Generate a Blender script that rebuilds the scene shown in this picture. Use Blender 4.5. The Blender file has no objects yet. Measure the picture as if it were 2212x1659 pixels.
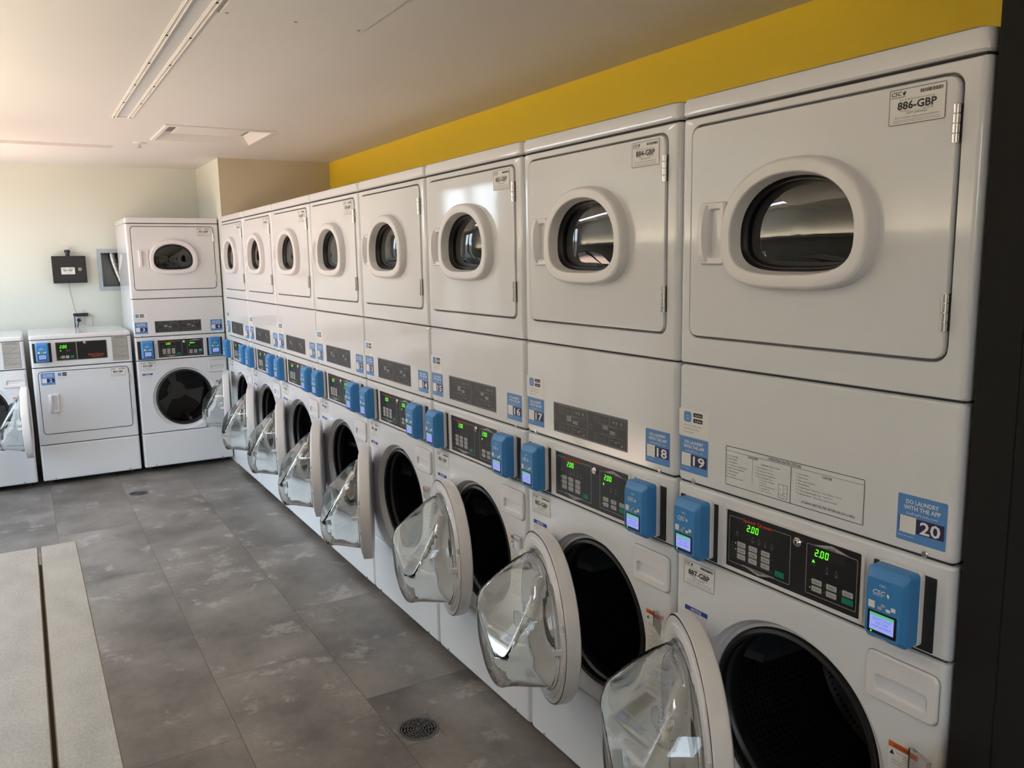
import bpy, math, random
from mathutils import Vector, Matrix
PI = math.pi
random.seed(7)
S = bpy.context.scene
COL = S.collection

# ------------------------------------------------------------------ camera
IW, IH = 2212, 1659
F_PX = 1762.74; YAW = 1.0331; PITCH = -0.1517; ROLL = -0.0167
CAM = Vector((6.1039, -1.3665, 1.6226))
f = Vector((-math.sin(YAW)*math.cos(PITCH), math.cos(YAW)*math.cos(PITCH), math.sin(PITCH)))
r = f.cross(Vector((0, 0, 1))).normalized(); u = r.cross(f)
r2 = r*math.cos(ROLL) + u*math.sin(ROLL); u2 = -r*math.sin(ROLL) + u*math.cos(ROLL)
M = Matrix((r2, u2, -f)).transposed().to_4x4(); M.translation = CAM
cd = bpy.data.cameras.new('camera'); cam = bpy.data.objects.new('camera', cd); COL.objects.link(cam)
cam.matrix_world = M
cd.sensor_fit = 'HORIZONTAL'; cd.sensor_width = 36.0; cd.lens = F_PX*36.0/IW
cd.clip_start = 0.02; cd.clip_end = 200
S.camera = cam

# ------------------------------------------------------------------ colour management
S.view_settings.view_transform = 'Standard'; S.view_settings.look = 'None'
S.view_settings.exposure = 0.0; S.view_settings.gamma = 1.0; S.view_settings.use_curve_mapping = False

# ------------------------------------------------------------------ world: hazy sky over sun-lit ground, seen through the window
SKY = (0.74, 0.87, 1.0); SKY_S = 8.5
GROUND = (1.0, 0.72, 0.57); GROUND_S = 9.5
w = bpy.data.worlds.new('sky'); S.world = w; w.use_nodes = True
nt = w.node_tree; nt.nodes.clear()
o = nt.nodes.new('ShaderNodeOutputWorld'); bg = nt.nodes.new('ShaderNodeBackground')
tc = nt.nodes.new('ShaderNodeTexCoord'); sp = nt.nodes.new('ShaderNodeSeparateXYZ')
rp = nt.nodes.new('ShaderNodeValToRGB')
nt.links.new(tc.outputs['Generated'], sp.inputs[0])
mr = nt.nodes.new('ShaderNodeMapRange'); mr.inputs[1].default_value = -1; mr.inputs[2].default_value = 1
nt.links.new(sp.outputs[2], mr.inputs[0]); nt.links.new(mr.outputs[0], rp.inputs[0])
cr = rp.color_ramp
cr.elements[0].position = 0.0; cr.elements[0].color = (*[c*GROUND_S/30 for c in GROUND], 1)
cr.elements[1].position = 1.0; cr.elements[1].color = (*[c*0.75*SKY_S/30 for c in (0.62, 0.80, 1.0)], 1)
e = cr.elements.new(0.37); e.color = (*[c*GROUND_S/30 for c in GROUND], 1)
e = cr.elements.new(0.40); e.color = (0.9/30, 0.85/30, 0.8/30, 1)
e = cr.elements.new(0.514); e.color = (1.3/30, 1.3/30, 1.3/30, 1)
e = cr.elements.new(0.519); e.color = (*[c*SKY_S/30 for c in SKY], 1)
nt.links.new(rp.outputs[0], bg.inputs[0]); bg.inputs[1].default_value = 30.0
nt.links.new(bg.outputs[0], o.inputs[0])

# lit fixtures out of view (x0, x1, y0, y1, colour, strength); their bodies are built with the ceiling
FILL_LAMP = (.8, 3.0, -1.85, -1.70, (0.84, 0.89, 1.0), 14.0)  # added unseen fill, brightens the fronts of the row
FILL_UPLIGHT = (.7, 5.3, -2.135, -2.02, 1.70, (1.0, 0.80, 0.62), 25.0)    # added unseen fill trough, brightens the ceiling and yellow wall
LAMP2 = (7.0, 7.6, -.8, -.2, (1.0, 0.76, 0.46), 6.0)

# ------------------------------------------------------------------ materials
def mat(name, col=(0.8, 0.8, 0.8), rough=0.5, metal=0.0, spec=0.5, emit=None, es=0.0, noise=0.0, nscale=40, bump=0.0, coat=0.0):
    m = bpy.data.materials.new(name); m.use_nodes = True
    n = m.node_tree.nodes; l = m.node_tree.links; b = n['Principled BSDF']
    b.inputs['Base Color'].default_value = (*col, 1); b.inputs['Roughness'].default_value = rough
    b.inputs['Metallic'].default_value = metal; b.inputs['Specular IOR Level'].default_value = spec
    b.inputs['Coat Weight'].default_value = coat; b.inputs['Coat Roughness'].default_value = 0.04
    if emit: b.inputs['Emission Color'].default_value = (*emit, 1); b.inputs['Emission Strength'].default_value = es
    if noise or bump:
        t = n.new('ShaderNodeTexCoord'); x = n.new('ShaderNodeTexNoise'); x.inputs['Scale'].default_value = nscale
        x.inputs['Detail'].default_value = 4
        l.new(t.outputs['Object'], x.inputs['Vector'])
        if noise:
            r_ = n.new('ShaderNodeValToRGB'); r_.color_ramp.elements[0].position = .3; r_.color_ramp.elements[1].position = .7
            r_.color_ramp.elements[0].color = (*[c*(1-noise) for c in col], 1)
            r_.color_ramp.elements[1].color = (*[min(1, c*(1+noise)) for c in col], 1)
            l.new(x.outputs[0], r_.inputs[0]); l.new(r_.outputs[0], b.inputs['Base Color'])
        if bump:
            q = n.new('ShaderNodeBump'); q.inputs['Strength'].default_value = bump; q.inputs['Distance'].default_value = .002
            l.new(x.outputs[0], q.inputs['Height']); l.new(q.outputs[0], b.inputs['Normal'])
    return m
MW = mat('white_enamel', (0.76, 0.775, 0.80), 0.075, noise=0.006, nscale=3, bump=0.010)
MW2 = mat('white_plastic', (0.78, 0.77, 0.78), 0.30, noise=0.006, nscale=5)
MPK = mat('kick_enamel', (0.77, 0.775, 0.785), 0.34, noise=0.006, nscale=3)
MDK = mat('dark_gap', (0.03, 0.03, 0.032), 0.7, noise=0.1)
MGR = mat('grey_gap', (0.25, 0.25, 0.26), 0.5, noise=0.1)
MRUB = mat('black_rubber', (0.012, 0.012, 0.013), 0.35, noise=0.15, nscale=8)
MBLK = mat('black_panel', (0.014, 0.014, 0.015), 0.32, noise=0.1, nscale=10)
MBLK2 = mat('black_plate', (0.018, 0.018, 0.018), 0.5, noise=0.1)
MGLA = mat('print_grey', (0.42, 0.42, 0.41), 0.5, noise=0.02)
MCHR = mat('chrome', (0.75, 0.73, 0.70), 0.18, metal=1.0, noise=0.03, nscale=20)
MSTL = mat('brushed_steel', (0.55, 0.55, 0.55), 0.35, metal=1.0, noise=0.05, nscale=60)
MBLU = mat('reader_blue', (0.05, 0.25, 0.60), 0.40, noise=0.02, nscale=8)
MSTB = mat('sticker_blue', (0.10, 0.27, 0.60), 0.5, noise=0.02)
MNAV = mat('sticker_navy', (0.03, 0.025, 0.10), 0.5, noise=0.02)
MPAP = mat('sticker_white', (0.80, 0.80, 0.78), 0.45, noise=0.01)
MPAP2 = mat('print_white', (0.85, 0.85, 0.85), 0.45, noise=0.01)
MINK = mat('ink_black', (0.02, 0.02, 0.02), 0.5, noise=0.05)
MINK3 = mat('ink_dark_grey', (0.05, 0.05, 0.05), 0.5, noise=0.05)
MINK2 = mat('ink_grey', (0.20, 0.20, 0.20), 0.5, noise=0.05)
MORG = mat('ink_orange', (0.75, 0.14, 0.03), 0.5, noise=0.02)
MRED = mat('ink_red', (0.62, 0.06, 0.02), 0.5, noise=0.02)
MNOT = mat('ink_blue', (0.02, 0.05, 0.33), 0.5, noise=0.02)
MTEA = mat('ink_teal', (0.03, 0.22, 0.32), 0.5, noise=0.02)
MGN = mat('button_green', (0.0, 0.22, 0.12), 0.45, noise=0.02)
MBTN = mat('button_grey', (0.46, 0.46, 0.45), 0.5, noise=0.02)
MPLT = mat('plate_charcoal', (0.035, 0.036, 0.038), 0.38, noise=0.04)
MLCD = mat('green_led', (0.0, 0.0, 0.0), 0.5, emit=(0.12, 1.0, 0.02), es=1.6, noise=0.01)
MSCR = mat('screen_glow', (0.0, 0.0, 0.0), 0.3, emit=(0.36, 0.42, 1.0), es=0.85, noise=0.01)
MSCG = mat('screen_green', (0.0, 0.0, 0.0), 0.3, emit=(0.12, 0.62, 0.30), es=0.8, noise=0.01)
MSCT = mat('screen_text', (0.0, 0.0, 0.0), 0.3, emit=(0.14, 0.16, 0.62), es=0.7, noise=0.01)
MINS = mat('grey_instruction_plate', (0.40, 0.40, 0.37), 0.5, noise=0.03)

def glassmat(name, tint, ior=1.5, rough=0.0):
    m = bpy.data.materials.new(name); m.use_nodes = True
    n = m.node_tree.nodes; l = m.node_tree.links
    b = n['Principled BSDF']; b.inputs['Base Color'].default_value = (*tint, 1)
    b.inputs['Transmission Weight'].default_value = 1; b.inputs['Roughness'].default_value = rough; b.inputs['IOR'].default_value = ior
    return m
MBOWL = glassmat('clear_bowl_glass', (0.965, 0.985, 0.975))
MCLR = glassmat('clear_plastic', (0.93, 0.93, 0.93), 1.45, 0.12)
def paneglass(name, tint, f0=0.05):
    m = bpy.data.materials.new(name); m.use_nodes = True
    n = m.node_tree.nodes; l = m.node_tree.links; n.remove(n['Principled BSDF'])
    out = n['Material Output']; mx = n.new('ShaderNodeMixShader'); lw = n.new('ShaderNodeLayerWeight'); lw.inputs[0].default_value = .5
    pw = n.new('ShaderNodeMath'); pw.operation = 'POWER'; pw.inputs[1].default_value = 5.0; l.new(lw.outputs['Facing'], pw.inputs[0])
    fr = n.new('ShaderNodeMath'); fr.operation = 'MULTIPLY_ADD'; fr.inputs[1].default_value = 1-f0; fr.inputs[2].default_value = f0; l.new(pw.outputs[0], fr.inputs[0])
    t = n.new('ShaderNodeBsdfTransparent'); t.inputs[0].default_value = (*tint, 1); g = n.new('ShaderNodeBsdfGlossy'); g.inputs['Roughness'].default_value = 0.0
    l.new(fr.outputs[0], mx.inputs[0]); l.new(t.outputs[0], mx.inputs[1]); l.new(g.outputs[0], mx.inputs[2]); l.new(mx.outputs[0], out.inputs[0])
    return m
MDG = paneglass('dryer_window_glass', (0.34, 0.36, 0.35), 0.09)
MWG = paneglass('window_pane_glass', (0.97, 0.98, 0.98), 0.06)

def drum_mat():
    m = mat('perforated_drum_steel', (0.08, 0.08, 0.085), 0.36, metal=0.85)
    n = m.node_tree.nodes; l = m.node_tree.links; b = n['Principled BSDF']
    t = n.new('ShaderNodeTexCoord'); s_ = n.new('ShaderNodeSeparateXYZ'); l.new(t.outputs['Object'], s_.inputs[0])
    def mth(op, a, b_=None, v=None):
        q = n.new('ShaderNodeMath'); q.operation = op
        l.new(a, q.inputs[0])
        if b_ is not None: l.new(b_, q.inputs[1])
        if v is not None: q.inputs[1].default_value = v
        return q.outputs[0]
    dx = mth('SUBTRACT', s_.outputs[0], v=0.355); dz = mth('SUBTRACT', s_.outputs[2], v=0.575)
    th = mth('ARCTAN2', dz, dx); th = mth('MULTIPLY', th, v=16.0)
    yy = mth('MULTIPLY', s_.outputs[1], v=62.0)
    c = n.new('ShaderNodeCombineXYZ'); l.new(th, c.inputs[0]); l.new(yy, c.inputs[1])
    v = n.new('ShaderNodeTexVoronoi'); v.voronoi_dimensions = '2D'; v.inputs['Randomness'].default_value = 0; v.inputs['Scale'].default_value = 1
    l.new(c.outputs[0], v.inputs['Vector'])
    k = mth('GREATER_THAN', v.outputs['Distance'], v=0.25)
    mx = n.new('ShaderNodeMix'); mx.data_type = 'RGBA'; l.new(k, mx.inputs[0])
    mx.inputs[6].default_value = (0.01, 0.01, 0.01, 1); mx.inputs[7].default_value = (0.075, 0.075, 0.08, 1)
    l.new(mx.outputs[2], b.inputs['Base Color'])
    return m
MDRUM = drum_mat()
MDRK = mat('dark_drum_back', (0.05, 0.05, 0.05), 0.45, metal=0.3, noise=0.1)
MSPD = mat('drum_spider_grey', (0.20, 0.195, 0.19), 0.45, metal=0.4, noise=0.05)
MDRD = mat('dryer_drum_steel', (0.22, 0.22, 0.22), 0.4, metal=0.7, noise=0.08, nscale=12)
MFOIL = mat('aluminium_foil_duct', (0.80, 0.80, 0.78), 0.22, metal=1.0, noise=0.04, nscale=30, bump=0.4)
MBXG = mat('galvanised_box', (0.30, 0.32, 0.33), 0.45, metal=0.5, noise=0.1, nscale=6)
MBXF = mat('grey_blue_frame_paint', (0.40, 0.48, 0.52), 0.5, noise=0.03)
MWALL = mat('white_wall_paint', (0.70, 0.73, 0.655), 0.7, noise=0.01, nscale=2, bump=0.05)
MCEIL = mat('ceiling_paint', (0.72, 0.71, 0.69), 0.75, noise=0.01, nscale=2, bump=0.04)
MYEL = mat('yellow_wall_paint', (0.95, 0.67, 0.028), 0.6, noise=0.01, nscale=2, bump=0.04)
MCOLM = mat('beige_column_paint', (0.60, 0.54, 0.42), 0.7, noise=0.01, nscale=2, bump=0.04)
MDARKW = mat('black_wall_paint', (0.004, 0.004, 0.0035), 0.85, noise=0.08, nscale=3)
MALU = mat('dark_window_frame', (0.03, 0.03, 0.03), 0.5, noise=0.05)
MFIX = mat('fixture_white', (0.80, 0.78, 0.75), 0.4, noise=0.01)
MLENS = mat('unlit_diffuser', (0.62, 0.63, 0.64), 0.35, noise=0.01)
MIRON = mat('cast_iron_grate', (0.13, 0.135, 0.13), 0.5, metal=0.4, noise=0.15, nscale=50)
MPIT = mat('drain_pit', (0.004, 0.004, 0.004), 0.9, noise=0.1)
MTAN = mat('tan_laminate_edge', (0.40, 0.32, 0.25), 0.6, noise=0.05, nscale=40)
MPUCK = mat('black_plastic', (0.02, 0.02, 0.02), 0.4, noise=0.1)

def table_mat():
    m = mat('speckled_grey_laminate', (0.6, 0.6, 0.57), 0.42)
    n = m.node_tree.nodes; l = m.node_tree.links; b = n['Principled BSDF']
    t = n.new('ShaderNodeTexCoord')
    a = n.new('ShaderNodeTexNoise'); a.inputs['Scale'].default_value = 9; a.inputs['Detail'].default_value = 6
    c = n.new('ShaderNodeTexNoise'); c.inputs['Scale'].default_value = 130; c.inputs['Detail'].default_value = 5
    mp = n.new('ShaderNodeMapping'); mp.inputs['Scale'].default_value = (1, 1.8, 1)
    l.new(t.outputs['Object'], mp.inputs[0]); l.new(mp.outputs[0], a.inputs['Vector']); l.new(mp.outputs[0], c.inputs['Vector'])
    ad = n.new('ShaderNodeMath'); ad.operation = 'ADD'; l.new(a.outputs[0], ad.inputs[0]); l.new(c.outputs[0], ad.inputs[1])
    r_ = n.new('ShaderNodeValToRGB'); l.new(ad.outputs[0], r_.inputs[0])
    mr_ = n.new('ShaderNodeMapRange'); mr_.inputs[1].default_value = .55; mr_.inputs[2].default_value = 1.45
    l.new(ad.outputs[0], mr_.inputs[0]); l.new(mr_.outputs[0], r_.inputs[0])
    r_.color_ramp.elements[0].position = .25; r_.color_ramp.elements[0].color = (0.46, 0.52, 0.58, 1)
    r_.color_ramp.elements[1].position = .75; r_.color_ramp.elements[1].color = (0.62, 0.685, 0.75, 1)
    l.new(r_.outputs[0], b.inputs['Base Color'])
    q = n.new('ShaderNodeBump'); q.inputs['Strength'].default_value = .25; q.inputs['Distance'].default_value = .001
    l.new(c.outputs[0], q.inputs['Height']); l.new(q.outputs[0], b.inputs['Normal'])
    return m
MTAB = table_mat()

def floor_mat():
    m = mat('concrete_look_vinyl_tile', (0.2, 0.19, 0.18), 0.35)
    n = m.node_tree.nodes; l = m.node_tree.links; b = n['Principled BSDF']
    t = n.new('ShaderNodeTexCoord')
    mp = n.new('ShaderNodeMapping'); mp.inputs['Location'].default_value = (-1.507+0.93*4, 0.85+0.457*6, 0)
    l.new(t.outputs['Object'], mp.inputs[0])
    br = n.new('ShaderNodeTexBrick'); br.offset = 0.5; br.offset_frequency = 2
    br.inputs['Scale'].default_value = 1; br.inputs['Brick Width'].default_value = 0.93; br.inputs['Row Height'].default_value = 0.457
    br.inputs['Mortar Size'].default_value = 0.0012; br.inputs['Mortar Smooth'].default_value = 0.3
    br.inputs['Color1'].default_value = (0.0, 0, 0, 1); br.inputs['Color2'].default_value = (1, 1, 1, 1); br.inputs['Mortar'].default_value = (0.5, .5, .5, 1)
    l.new(mp.outputs[0], br.inputs['Vector'])
    sc = n.new('ShaderNodeVectorMath'); sc.operation = 'SCALE'; sc.inputs[3].default_value = 7.0
    l.new(br.outputs['Color'], sc.inputs[0])
    ad = n.new('ShaderNodeVectorMath'); ad.operation = 'ADD'; l.new(t.outputs['Object'], ad.inputs[0]); l.new(sc.outputs[0], ad.inputs[1])
    n1 = n.new('ShaderNodeTexNoise'); n1.inputs['Scale'].default_value = 2.6; n1.inputs['Detail'].default_value = 7; n1.inputs['Roughness'].default_value = .6
    n2 = n.new('ShaderNodeTexNoise'); n2.inputs['Scale'].default_value = 5.0; n2.inputs['Detail'].default_value = 12; n2.inputs['Roughness'].default_value = .72; n2.inputs['Distortion'].default_value = .15
    n3 = n.new('ShaderNodeTexNoise'); n3.inputs['Scale'].default_value = 60; n3.inputs['Detail'].default_value = 3
    for q in (n1, n2, n3): l.new(ad.outputs[0], q.inputs['Vector'])
    r1 = n.new('ShaderNodeValToRGB'); l.new(n1.outputs[0], r1.inputs[0])
    r1.color_ramp.elements[0].position = .32; r1.color_ramp.elements[0].color = (0.120, 0.107, 0.096, 1)
    r1.color_ramp.elements[1].position = .70; r1.color_ramp.elements[1].color = (0.330, 0.298, 0.270, 1)
    r2_ = n.new('ShaderNodeValToRGB'); l.new(n2.outputs[0], r2_.inputs[0])
    r2_.color_ramp.elements[0].position = .565; r2_.color_ramp.elements[0].color = (0, 0, 0, 1)
    r2_.color_ramp.elements[1].position = .64; r2_.color_ramp.elements[1].color = (1, 1, 1, 1)
    mx = n.new('ShaderNodeMix'); mx.data_type = 'RGBA'; mx.inputs[7].default_value = (0.50, 0.47, 0.44, 1)
    ml = n.new('ShaderNodeMath'); ml.operation = 'MULTIPLY'; ml.inputs[1].default_value = .55; l.new(r2_.outputs[0], ml.inputs[0])
    l.new(ml.outputs[0], mx.inputs[0]); l.new(r1.outputs[0], mx.inputs[6])
    m3 = n.new('ShaderNodeMix'); m3.data_type = 'RGBA'; m3.blend_type = 'MULTIPLY'; m3.inputs[0].default_value = .25
    l.new(mx.outputs[2], m3.inputs[6]); l.new(n3.outputs[0], m3.inputs[7])
    m2 = n.new('ShaderNodeMix'); m2.data_type = 'RGBA'; m2.inputs[7].default_value = (0.045, 0.042, 0.04, 1)
    l.new(br.outputs['Fac'], m2.inputs[0]); l.new(m3.outputs[2], m2.inputs[6]); l.new(m2.outputs[2], b.inputs['Base Color'])
    rr = n.new('ShaderNodeMapRange'); rr.inputs[3].default_value = .30; rr.inputs[4].default_value = .48; l.new(n1.outputs[0], rr.inputs[0]); l.new(rr.outputs[0], b.inputs['Roughness'])
    q = n.new('ShaderNodeBump'); q.inputs['Strength'].default_value = .12; q.inputs['Distance'].default_value = .002
    l.new(n2.outputs[0], q.inputs['Height']); l.new(q.outputs[0], b.inputs['Normal'])
    return m
MFLOOR = floor_mat()

# ------------------------------------------------------------------ mesh helpers
class MB:
    def __init__(s): s.v = []; s.f = []; s.m = []; s.mats = []
    def mi(s, m):
        if m not in s.mats: s.mats.append(m)
        return s.mats.index(m)
    def face(s, pts, m):
        b = len(s.v); s.v += [tuple(p) for p in pts]; s.f.append(tuple(range(b, b+len(pts)))); s.m.append(s.mi(m))
    def box(s, x0, x1, y0, y1, z0, z1, m):
        b = len(s.v); k = s.mi(m)
        s.v += [(x, y, z) for x in (x0, x1) for y in (y0, y1) for z in (z0, z1)]
        for q in ((0, 1, 3, 2), (4, 6, 7, 5), (0, 4, 5, 1), (2, 3, 7, 6), (0, 2, 6, 4), (1, 5, 7, 3)):
            s.f.append(tuple(b+i for i in q)); s.m.append(k)
    def loft(s, loops, m, cap0=False, cap1=False, closed=True):
        n = len(loops[0]); b = len(s.v); ms = m if isinstance(m, list) else [m]*(len(loops)-1)
        for L in loops: s.v += [tuple(p) for p in L]
        for i in range(len(loops)-1):
            k = s.mi(ms[i])
            for j in range(n if closed else n-1):
                j2 = (j+1) % n
                s.f.append((b+i*n+j, b+i*n+j2, b+(i+1)*n+j2, b+(i+1)*n+j)); s.m.append(k)
        if cap0: s.f.append(tuple(b+j for j in reversed(range(n)))); s.m.append(s.mi(ms[0]))
        if cap1: s.f.append(tuple(b+(len(loops)-1)*n+j for j in range(n))); s.m.append(s.mi(ms[-1]))
    def tube(s, pts, rad, m, n=8, caps=True):
        pts = [Vector(p) for p in pts]; loops = []
        up = Vector((0, 0, 1))
        for i, p in enumerate(pts):
            d = (pts[min(i+1, len(pts)-1)] - pts[max(i-1, 0)]).normalized()
            a = d.cross(up)
            if a.length < .05: a = d.cross(Vector((0, 1, 0)))
            a.normalize(); b_ = a.cross(d)
            R_ = rad[i] if isinstance(rad, (list, tuple)) else rad
            loops.append([p + R_*(math.cos(t)*a + math.sin(t)*b_) for t in [2*PI*k/n for k in range(n)]])
        s.loft(loops, m, caps, caps)
    def cyl(s, c, ax, R_, h, m, n=24, bev=0.0):   # along axis 0/1/2 from c by h
        def P(rr, t, k):
            p = [0, 0, 0]; a, b_ = [(1, 2), (2, 0), (0, 1)][ax]
            p[ax] = c[ax]+k; p[a] = c[a]+rr*math.cos(t); p[b_] = c[b_]+rr*math.sin(t); return p
        T = [2*PI*i/n for i in range(n)]; sg = 1 if h > 0 else -1
        L = [[P(R_, t, 0) for t in T], [P(R_, t, h-sg*bev) for t in T]]
        if bev: L.append([P(R_-bev, t, h) for t in T])
        s.loft(L, m, True, True)
    def mesh(s, name, smooth=35):
        me = bpy.data.meshes.new(name); me.from_pydata(s.v, [], s.f); 
        for m in s.mats: me.materials.append(m)
        me.polygons.foreach_set('material_index', s.m)
        me.validate()
        import bmesh
        b = bmesh.new(); b.from_mesh(me); bmesh.ops.recalc_face_normals(b, faces=b.faces) if s.__dict__.get('recalc', True) else None
        b.to_mesh(me); b.free()
        if smooth:
            me.polygons.foreach_set('use_smooth', [True]*len(me.polygons)); me.set_sharp_from_angle(angle=math.radians(smooth))
        return me

def catmull(P, n=8):
    P = [Vector(p) for p in P]; out = []
    for i in range(len(P)-1):
        a, b, c, d = P[max(i-1, 0)], P[i], P[i+1], P[min(i+2, len(P)-1)]
        for k in range(n):
            t = k/n; out.append(0.5*((2*b)+(-a+c)*t+(2*a-5*b+4*c-d)*t*t+(-a+3*b-3*c+d)*t**3))
    out.append(P[-1]); return out

def tagp(o, label=None, cat=None, group=None, kind=None):
    if label: o['label'] = label
    if cat: o['category'] = cat
    if group: o['group'] = group
    if kind: o['kind'] = kind
    return o
CACHE = {}
def part(name, builder, parent=None, key=None, loc=(0, 0, 0), label=None, smooth=35):
    if key is None or key not in CACHE:
        mb = builder(); me = mb if isinstance(mb, bpy.types.Mesh) else mb.mesh(name, smooth)
        if key is not None: CACHE[key] = me
    else: me = CACHE[key]
    ob = bpy.data.objects.new(name, me); COL.objects.link(ob); ob.location = loc
    if parent: ob.parent = parent
    if label: ob['label'] = label
    if smooth:
        wn = ob.modifiers.new('weighted_normals', 'WEIGHTED_NORMAL'); wn.keep_sharp = True; wn.weight = 100
    return ob
def empty(name, loc, rz, label, cat, group=None):
    o = bpy.data.objects.new(name, None); COL.objects.link(o); o.location = loc; o.rotation_euler = (0, 0, rz)
    o.empty_display_size = .1
    return tagp(o, label, cat, group)

# --- polar outlines in the x-z plane, described by signed distance functions
def sd_rr(x0, x1, z0, z1, rad):
    cx, cz, hx, hz = (x0+x1)/2, (z0+z1)/2, (x1-x0)/2, (z1-z0)/2
    def fn(x, z):
        a, b = abs(x-cx)-hx+rad, abs(z-cz)-hz+rad
        return math.hypot(max(a, 0), max(b, 0)) + min(max(a, b), 0) - rad
    fn.corners = [(x0+rad*.3, z0+rad*.3), (x1-rad*.3, z0+rad*.3), (x0+rad*.3, z1-rad*.3), (x1-rad*.3, z1-rad*.3)]; fn.rad = rad
    return fn
def sd_d(cx, cz, a, bt, bb, nt_=2.15, nb=3.2):
    def fn(x, z):
        dx = abs(x-cx)/a
        if z >= cz: return (dx**nt_ + ((z-cz)/bt)**nt_) - 1
        n_ = nb; return (dx**n_ + ((cz-z)/bb)**n_) - 1
    fn.corners = []; fn.rad = 0
    return fn
def sd_c(cx, cz, R_, ez=1.0):
    def fn(x, z): return math.hypot(x-cx, (z-cz)/ez)-R_
    fn.corners = []; fn.rad = 0
    return fn
def thetas(c, shapes, n=72):
    T = [2*PI*i/n for i in range(n)]
    for sh in shapes:
        for (x, z) in sh.corners:
            a = math.atan2(z-c[1], x-c[0]); d = math.hypot(x-c[0], z-c[1]); k = max(sh.rad, .002)/d
            T += [a + k*q for q in (-.9, -.45, -.2, 0, .2, .45, .9)]
    T = sorted(t % (2*PI) for t in T); out = []
    for t in T:
        if not out or t-out[-1] > 1e-4: out.append(t)
    return out
def ploop(fn, c, T, y):
    L = []
    for t in T:
        lo, hi = 0.0, 2.0; cx, sx = math.cos(t), math.sin(t)
        for _ in range(36):
            m = (lo+hi)/2
            if fn(c[0]+m*cx, c[1]+m*sx) > 0: hi = m
            else: lo = m
        L.append((c[0]+hi*cx, y, c[1]+hi*sx))
    return L
def rrprism(mb, x0, x1, z0, z1, yb, yf, rad, bev, m, c=None, n=24):
    c = c or ((x0+x1)/2, (z0+z1)/2)
    s0 = sd_rr(x0, x1, z0, z1, rad); s1 = sd_rr(x0+bev*.3, x1-bev*.3, z0+bev*.3, z1-bev*.3, max(rad-bev*.3, .0008)); s2 = sd_rr(x0+bev, x1-bev, z0+bev, z1-bev, max(rad-bev, .0005))
    T = thetas(c, [s0, s2], n)
    sg = 1 if yf > yb else -1
    mb.loft([ploop(s0, c, T, yb), ploop(s0, c, T, yf-sg*bev), ploop(s1, c, T, yf-sg*bev*.3), ploop(s2, c, T, yf)], m, True, True)

# --- flat print: rectangles, frames, text on a plane y = const (facing -y)
TXT = {}
def textgeo(s_, bold=0.0, shear=0.0):
    k = (s_, bold, shear)
    if k in TXT: return TXT[k]
    cu = bpy.data.curves.new('t', 'FONT'); cu.body = s_; cu.size = 1.0; cu.resolution_u = 2 if len(s_) < 14 else 1
    cu.offset = bold; cu.shear = shear; cu.fill_mode = 'FRONT'
    ob = bpy.data.objects.new('t', cu); me = ob.to_mesh()
    V = [(v.co.x, v.co.y) for v in me.vertices]; Fc = [tuple(p.vertices) for p in me.polygons]
    ob.to_mesh_clear(); bpy.data.objects.remove(ob); bpy.data.curves.remove(cu)
    x0 = min(v[0] for v in V); x1 = max(v[0] for v in V); y0 = min(v[1] for v in V); y1 = max(v[1] for v in V)
    TXT[k] = (V, Fc, x0, x1, y0, y1); return TXT[k]
LY = 0.00035
def ptext(mb, s_, x, z, h, y, m, al='c', wid=None, bold=0.0, shear=0.0):
    V, Fc, x0, x1, y0, y1 = textgeo(s_, bold, shear)
    sc = h/0.70; sx = sc
    if wid: sx = wid/(x1-x0)
    off = {'c': -(x0+x1)/2, 'l': -x0, 'r': -x1}[al]
    b = len(mb.v); k = mb.mi(m)
    mb.v += [(x+(vx+off)*sx, y, z+vy*sc) for vx, vy in V]
    for q in Fc: mb.f.append(tuple(b+i for i in q)); mb.m.append(k)
def prect(mb, x0, x1, z0, z1, y, m): mb.face([(x0, y, z0), (x1, y, z0), (x1, y, z1), (x0, y, z1)], m)
def pframe(mb, x0, x1, z0, z1, t, y, m):
    prect(mb, x0, x1, z0, z0+t, y, m); prect(mb, x0, x1, z1-t, z1, y, m); prect(mb, x0, x0+t, z0+t, z1-t, y, m); prect(mb, x1-t, x1, z0+t, z1-t, y, m)
def prr(mb, x0, x1, z0, z1, rad, y, m, n=20):
    s_ = sd_rr(x0, x1, z0, z1, rad); c = ((x0+x1)/2, (z0+z1)/2); mb.face(ploop(s_, c, thetas(c, [s_], n), y), m)
def pframe_rr(mb, x0, x1, z0, z1, rad, t, y, m, n=24):
    a = sd_rr(x0, x1, z0, z1, rad); b = sd_rr(x0+t, x1-t, z0+t, z1-t, max(rad-t, .0005)); c = ((x0+x1)/2, (z0+z1)/2); T = thetas(c, [a, b], n)
    mb.loft([ploop(a, c, T, y), ploop(b, c, T, y)], m)
SEG = {'0': 'abcdef', '2': 'abged', 'd': 'bcdeg', 'o': 'cdeg', 'r': 'eg'}
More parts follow.
